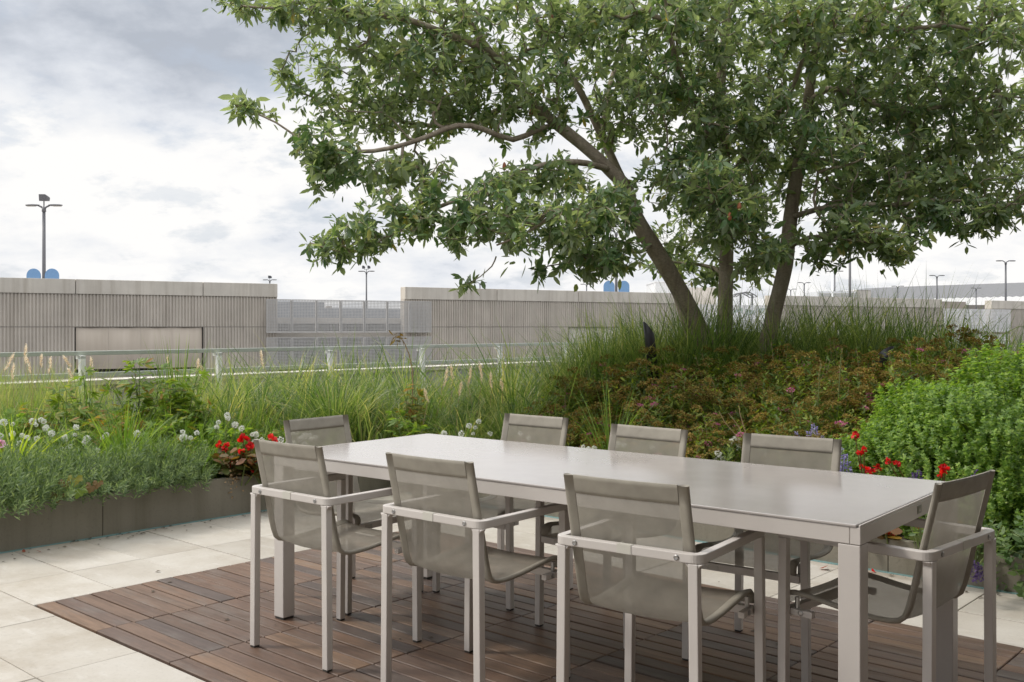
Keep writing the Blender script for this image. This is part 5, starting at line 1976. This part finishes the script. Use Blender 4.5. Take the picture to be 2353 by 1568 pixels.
# dry twigs in front of the shrubs
x, y = site(1712, 6.5)
o = empty('dry_twigs', (x, y, soil(x, y)))
tag(o, 'bare tan dry twigs in front of the red-brown shrubs', 'twigs')
for (ps) in ([(1712, 1040), (1690, 1000), (1665, 970), (1652, 945)], [(1716, 1040), (1700, 985), (1682, 960), (1674, 950)], [(1718, 1040), (1712, 990), (1700, 950), (1698, 930)]):
    m = MB(); m.tube([pt(a_, b_, 6.5) - Vector(o.location) for a_, b_ in ps], [.004, .003, .0025, .0015], 5)
    m.build('twig', M['drystem'], o)

# brown dried sprig on the planter rim
x, y = site(535, 6.98)
o = empty('dried_sprig', (x, y, .27))
tag(o, 'brown dried sprig hanging over the planter rim by the red flowers', 'sprig')
r = np.random.default_rng(33)
n = 160
p = np.stack([r.normal(0, .035, n) + .0, -.04 + r.normal(0, .03, n), r.normal(.02, .075, n)], 1)
d = rand_dirs(n, r) + np.array([.2, -.2, -.3])
link('foliage', scatter('foliage', leaf_small(.3), p, frames(d, rand_dirs(n, r)), r.uniform(.010, .026, n), M['drystem']), o)


# big bronze lobed leaves over the rim
def lobed(seed):
    r = np.random.default_rng(seed)
    vs, fs = [(0, 0, 0)], []
    n = 44
    for i in range(n):
        a = -2.5 + 5.0 * i / (n - 1)
        k = .62 + .28 * abs(math.cos(a * 1.9)) + .08 * math.cos(a * 9)
        vs.append((k * math.cos(a), k * math.sin(a), -.12 * k * k + .04 * math.sin(a * 6)))
    for i in range(1, n): fs.append((0, i, i + 1))
    return np.array(vs), [np.array(fs)]


x, y = site(176, 6.05)
o = empty('heuchera', (x, y, .24))
tag(o, 'bronze and green lobed leaves hanging over the planter rim', 'plant')
r = np.random.default_rng(14)
for i, (sx, sy, s, mt) in enumerate(((182, 1138, .065, 'begonia'), (172, 1112, .05, 'amber'), (132, 1150, .05, 'begonia'), (210, 1128, .045, 'begonia'), (225, 1118, .035, 'begonia'), (150, 1118, .045, 'begonia'))):
    q = pt(sx, sy, 5.98) - Vector(o.location)
    d = np.array([[.15 * (i % 3 - 1), -.35, -.85]])
    me = scatter('leaf', lobed(i), np.array([[q.x, q.y, q.z + s * .6]]), frames(d, np.array([[.1, -.8, .5]])), np.array([s]), M['peony'] if i == 0 else M[mt])
    link('leaf', me, o)

# pink flower at the very left
x, y = site(6, 6.4)
o = empty('pink_flower', (x, y, soil(x, y)))
tag(o, 'pale pink flower at the left edge over the feathery shrubs', 'flower')
m = MB(); q = pt(4, 1022, 6.4) - Vector(o.location); m.tube([(0, 0, 0), q], .003, 5); m.build('stem', M['stem'], o)
M['palepink'] = leafmat('pale_pink_petal', [(0, (.62, .38, .50)), (1, (.75, .52, .62))], .3, .6, tcol=(1, 1, 1))
link('blossom', petal_cluster(9, .035, M['palepink']), o, q)

# ------------------------------------------------------------------ garden spotlights
for (px, py, Y, tl, az, ln, lab) in ((1503, 742, 8.1, R(-6), R(200), .42, 'upright black slanted-top spotlight left of the leaning trunk'),
                                     (1990, 783, 7.6, R(26), R(20), .34, 'tilted black spotlight among the shrubs right of the trunks')):
    tp = pt(px, py, Y)
    o = empty('garden_spotlight', (tp.x, tp.y, tp.z - ln - .05))
    tag(o, lab, 'spotlight', 'black garden spotlights')
    m = MB()
    n = 18
    vs, fs = [], []
    rr_ = .042
    for z, cut in ((0, 0), (ln * .8, 0), (ln, 1)):
        for k in range(n):
            t = 2 * math.pi * k / n
            vs.append((rr_ * math.cos(t), rr_ * math.sin(t), z + (cut * .065 * math.cos(t - az) if cut else 0)))
    for i in range(2):
        for k in range(n):
            fs.append((i * n + k, i * n + (k + 1) % n, (i + 1) * n + (k + 1) % n, (i + 1) * n + k))
    m.add(vs, fs)
    b = m.build('housing', M['blackmetal'], o, smooth=True)
    b.rotation_euler = (0, tl, 0)
    md = b.modifiers.new('shell', 'SOLIDIFY'); md.thickness = .004
    m = MB(); m.lathe([(.036, ln * .55), (.036, ln * .56), (.001, ln * .565)], 18)
    g_ = m.build('lens', M['lens'], o); g_.rotation_euler = (0, tl, 0)
    m = MB(); m.tube([(0, 0, -.25), (0, 0, .01)], .012, 8); m.build('stake', M['blackmetal'], o)

# ------------------------------------------------------------------ litter on the paving
lf_ = np.random.default_rng(17)
FL = [(577, 1178, 'red fallen petal beside the planter foot near the first chair'), (54, 1272, 'dry reddish leaf on the paving at the far left'), (95, 1270, 'small red leaf second from the left by the planter'),
      (1882, 1309, 'curled brown leaf on the paving under the table end'), (2010, 1318, 'small red petal on the strip of paving below the end planter')]
for i, (px, py, lab) in enumerate(FL):
    Y = EYE * FPX / (py - 752)
    x, y = site(px, Y)
    lm = scatter('fallen_leaf', leaf_oval(.35, -.1, -.3), np.array([[0, 0, 0.]]), frames(np.array([[math.cos(i * 2), math.sin(i * 2), .1]]), np.array([[.2, .1, 1]])), np.array([.05 if i in (0, 3) else .032]), M['brownleaf'] if i not in (0, 4) else M['red'])
    o = link('fallen_leaf', lm, None, (x, y, .007))
    tag(o, lab, 'leaf', 'fallen leaves on the paving')
n = 280
b = -.73 + np.abs(lf_.normal(0, .10, n)); a = lf_.uniform(-2.2, 2.8, n)
k = lf_.random(n) < .3
b2, a2 = lf_.uniform(3.0, 6.0, n), 2.88 - np.abs(lf_.normal(0, .10, n))
b, a = np.where(k, b2, b), np.where(k, a2, a)
far = lf_.random(n) < .12
b = np.where(far, lf_.uniform(-.5, 3.5, n), b); a = np.where(far, lf_.uniform(-2, 2.5, n), a)
p = np.array([list(W(b_, a_, .006)) for b_, a_ in zip(b, a)])
d = np.stack([lf_.normal(0, 1, n), lf_.normal(0, 1, n), np.zeros(n)], 1)
me = scatter('leaf_litter', leaf_small(.3, .1), p, frames(d, np.tile(np.array([[0, 0, 1.]]), (n, 1))), lf_.uniform(.008, .034, n), M['drystem'])
M['litter'] = leafmat('litter_bits', [(0, (.035, .028, .02)), (1, (.10, .075, .05))], .1, .8, tcol=(1, 1, 1))
me.materials[0] = M['litter']
tag(link('leaf_litter', me), 'dark crumbs and bits of leaf scattered along the planter foot', 'litter', kind='stuff')

# ================================================================== SKY, SUN, CAMERA
SUN_EL, SUN_AZ = R(48), R(-88)          # azimuth from +Y towards +X
w = bpy.data.worlds.new('World')
S.world = w
w.use_nodes = True
nt = w.node_tree
bg = nt.nodes['Background']
sky = nt.nodes.new('ShaderNodeTexSky')
sky.sky_type = 'NISHITA'
sky.sun_disc = False
sky.sun_elevation = SUN_EL
sky.sun_rotation = SUN_AZ
sky.air_density, sky.dust_density = 1.0, 2.0
tc = nt.nodes.new('ShaderNodeTexCoord')
sx = nt.nodes.new('ShaderNodeSeparateXYZ')
nt.links.new(tc.outputs['Generated'], sx.inputs[0])


def math_(op, a, b=None, c=None):
    n = nt.nodes.new('ShaderNodeMath')
    n.operation = op
    for i, v in enumerate((a, b, c)):
        if v is None: continue
        if hasattr(v, 'is_linked'): nt.links.new(v, n.inputs[i])
        else: n.inputs[i].default_value = v
    return n.outputs[0]


zc = math_('MAXIMUM', sx.outputs[2], 0.0)
den = math_('ADD', zc, 0.34)
cv = nt.nodes.new('ShaderNodeCombineXYZ')
nt.links.new(math_('DIVIDE', sx.outputs[0], den), cv.inputs[0])
nt.links.new(math_('DIVIDE', sx.outputs[1], den), cv.inputs[1])
n1 = nt.nodes.new('ShaderNodeTexNoise'); n1.inputs['Scale'].default_value = 3.1; n1.inputs['Detail'].default_value = 8; n1.inputs['Roughness'].default_value = .55; n1.inputs['Distortion'].default_value = .1
nt.links.new(cv.outputs[0], n1.inputs['Vector'])
mp = nt.nodes.new('ShaderNodeMapping'); mp.inputs['Location'].default_value = (5.3, 2.1, 0)
nt.links.new(cv.outputs[0], mp.inputs['Vector'])
n2 = nt.nodes.new('ShaderNodeTexNoise'); n2.inputs['Scale'].default_value = 5.5; n2.inputs['Detail'].default_value = 9; n2.inputs['Roughness'].default_value = .6
nt.links.new(mp.outputs[0], n2.inputs['Vector'])


def blob(px, py, rad, inner):
    d = Vector(((px - 1176.5) / FPX, 1, (752 - py) / FPX)).normalized()
    v = nt.nodes.new('ShaderNodeVectorMath'); v.operation = 'DISTANCE'
    s_ = nt.nodes.new('ShaderNodeVectorMath'); s_.operation = 'MULTIPLY'
    s_.inputs[1].default_value = (1, 1, 2.6)
    nt.links.new(tc.outputs['Generated'], s_.inputs[0])
    nt.links.new(s_.outputs[0], v.inputs[0])
    v.inputs[1].default_value = (d.x, d.y, d.z * 2.6)
    m = nt.nodes.new('ShaderNodeMapRange'); m.interpolation_type = 'SMOOTHSTEP'
    m.inputs['From Min'].default_value = inner; m.inputs['From Max'].default_value = rad
    m.inputs['To Min'].default_value = 1; m.inputs['To Max'].default_value = 0
    nt.links.new(v.outputs['Value'], m.inputs['Value'])
    return m.outputs[0]


# cloud bank: base tone from noise, one heavy grey bank up left, one bright break below it
tone = math_('ADD', math_('MULTIPLY', n1.outputs['Fac'], .62), math_('MULTIPLY', n2.outputs['Fac'], .38))
tone = math_('SUBTRACT', tone, math_('MULTIPLY', blob(360, 95, .30, .05), .20))
tone = math_('ADD', tone, math_('MULTIPLY', blob(260, 330, .26, .05), .10))
tone = math_('ADD', tone, math_('MULTIPLY', blob(900, 330, .22, .0), .14))
tone = math_('ADD', tone, math_('MULTIPLY', blob(300, 560, .35, .05), .05))
tone = math_('ADD', tone, .004)
tone = math_('ADD', tone, math_('MULTIPLY', blob(2250, 600, .45, .05), .08))
cl = ramp(nt, [(0.26, (4.9, 5.3, 6.0)), (0.38, (6.9, 7.25, 7.9)), (0.45, (8.3, 8.55, 9.0)), (0.51, (9.15, 9.25, 9.45)), (0.60, (10.3, 10.2, 10.05))], tone)
# small breaks where the blue shows through
gap = ramp(nt, [(0.36, 0.38), (0.46, 0.0)], n2.outputs['Fac'])
hz = math_('MULTIPLY', gap, 1.0)
skyc = mix(nt, sky.outputs[0], (7.2, 7.9, 9.0), 0.62)
col = mix(nt, cl, skyc, hz)
# overcast sky is brighter towards the zenith
zen = nt.nodes.new('ShaderNodeMapRange'); zen.interpolation_type = 'SMOOTHSTEP'
zen.inputs['From Min'].default_value = .36; zen.inputs['From Max'].default_value = .85
zen.inputs['To Min'].default_value = 1.0; zen.inputs['To Max'].default_value = 2.15
nt.links.new(zc, zen.inputs['Value'])
col = mix(nt, col, zen.outputs[0], 1.0, 'MULTIPLY')
nt.links.new(col, bg.inputs['Color'])
bg.inputs['Strength'].default_value = 0.098

ld_ = bpy.data.lights.new('sun', 'SUN')
ld_.energy = 2.1
ld_.angle = R(9)
ld_.color = (1.0, 0.94, 0.85)
lo = bpy.data.objects.new('sun', ld_)
COL.objects.link(lo)
sd = Vector((math.sin(SUN_AZ) * math.cos(SUN_EL), math.cos(SUN_AZ) * math.cos(SUN_EL), math.sin(SUN_EL)))
lo.rotation_euler = sd.to_track_quat('Z', 'Y').to_euler()

cam = bpy.data.cameras.new('camera')
cam.sensor_width = 36
cam.lens = 36 * FPX / 2353
cam.shift_y = -32 / 2353
cam.clip_start, cam.clip_end = .05, 4000
co = bpy.data.objects.new('camera', cam)
COL.objects.link(co)
co.location = (0, 0, EYE)
co.rotation_euler = (R(90), 0, 0)
S.camera = co

S.view_settings.view_transform = 'Standard'
S.view_settings.look = 'None'
S.view_settings.exposure = 0
S.view_settings.gamma = 1
S.cycles.use_denoising = True
S.cycles.max_bounces = 10
S.cycles.transparent_max_bounces = 12
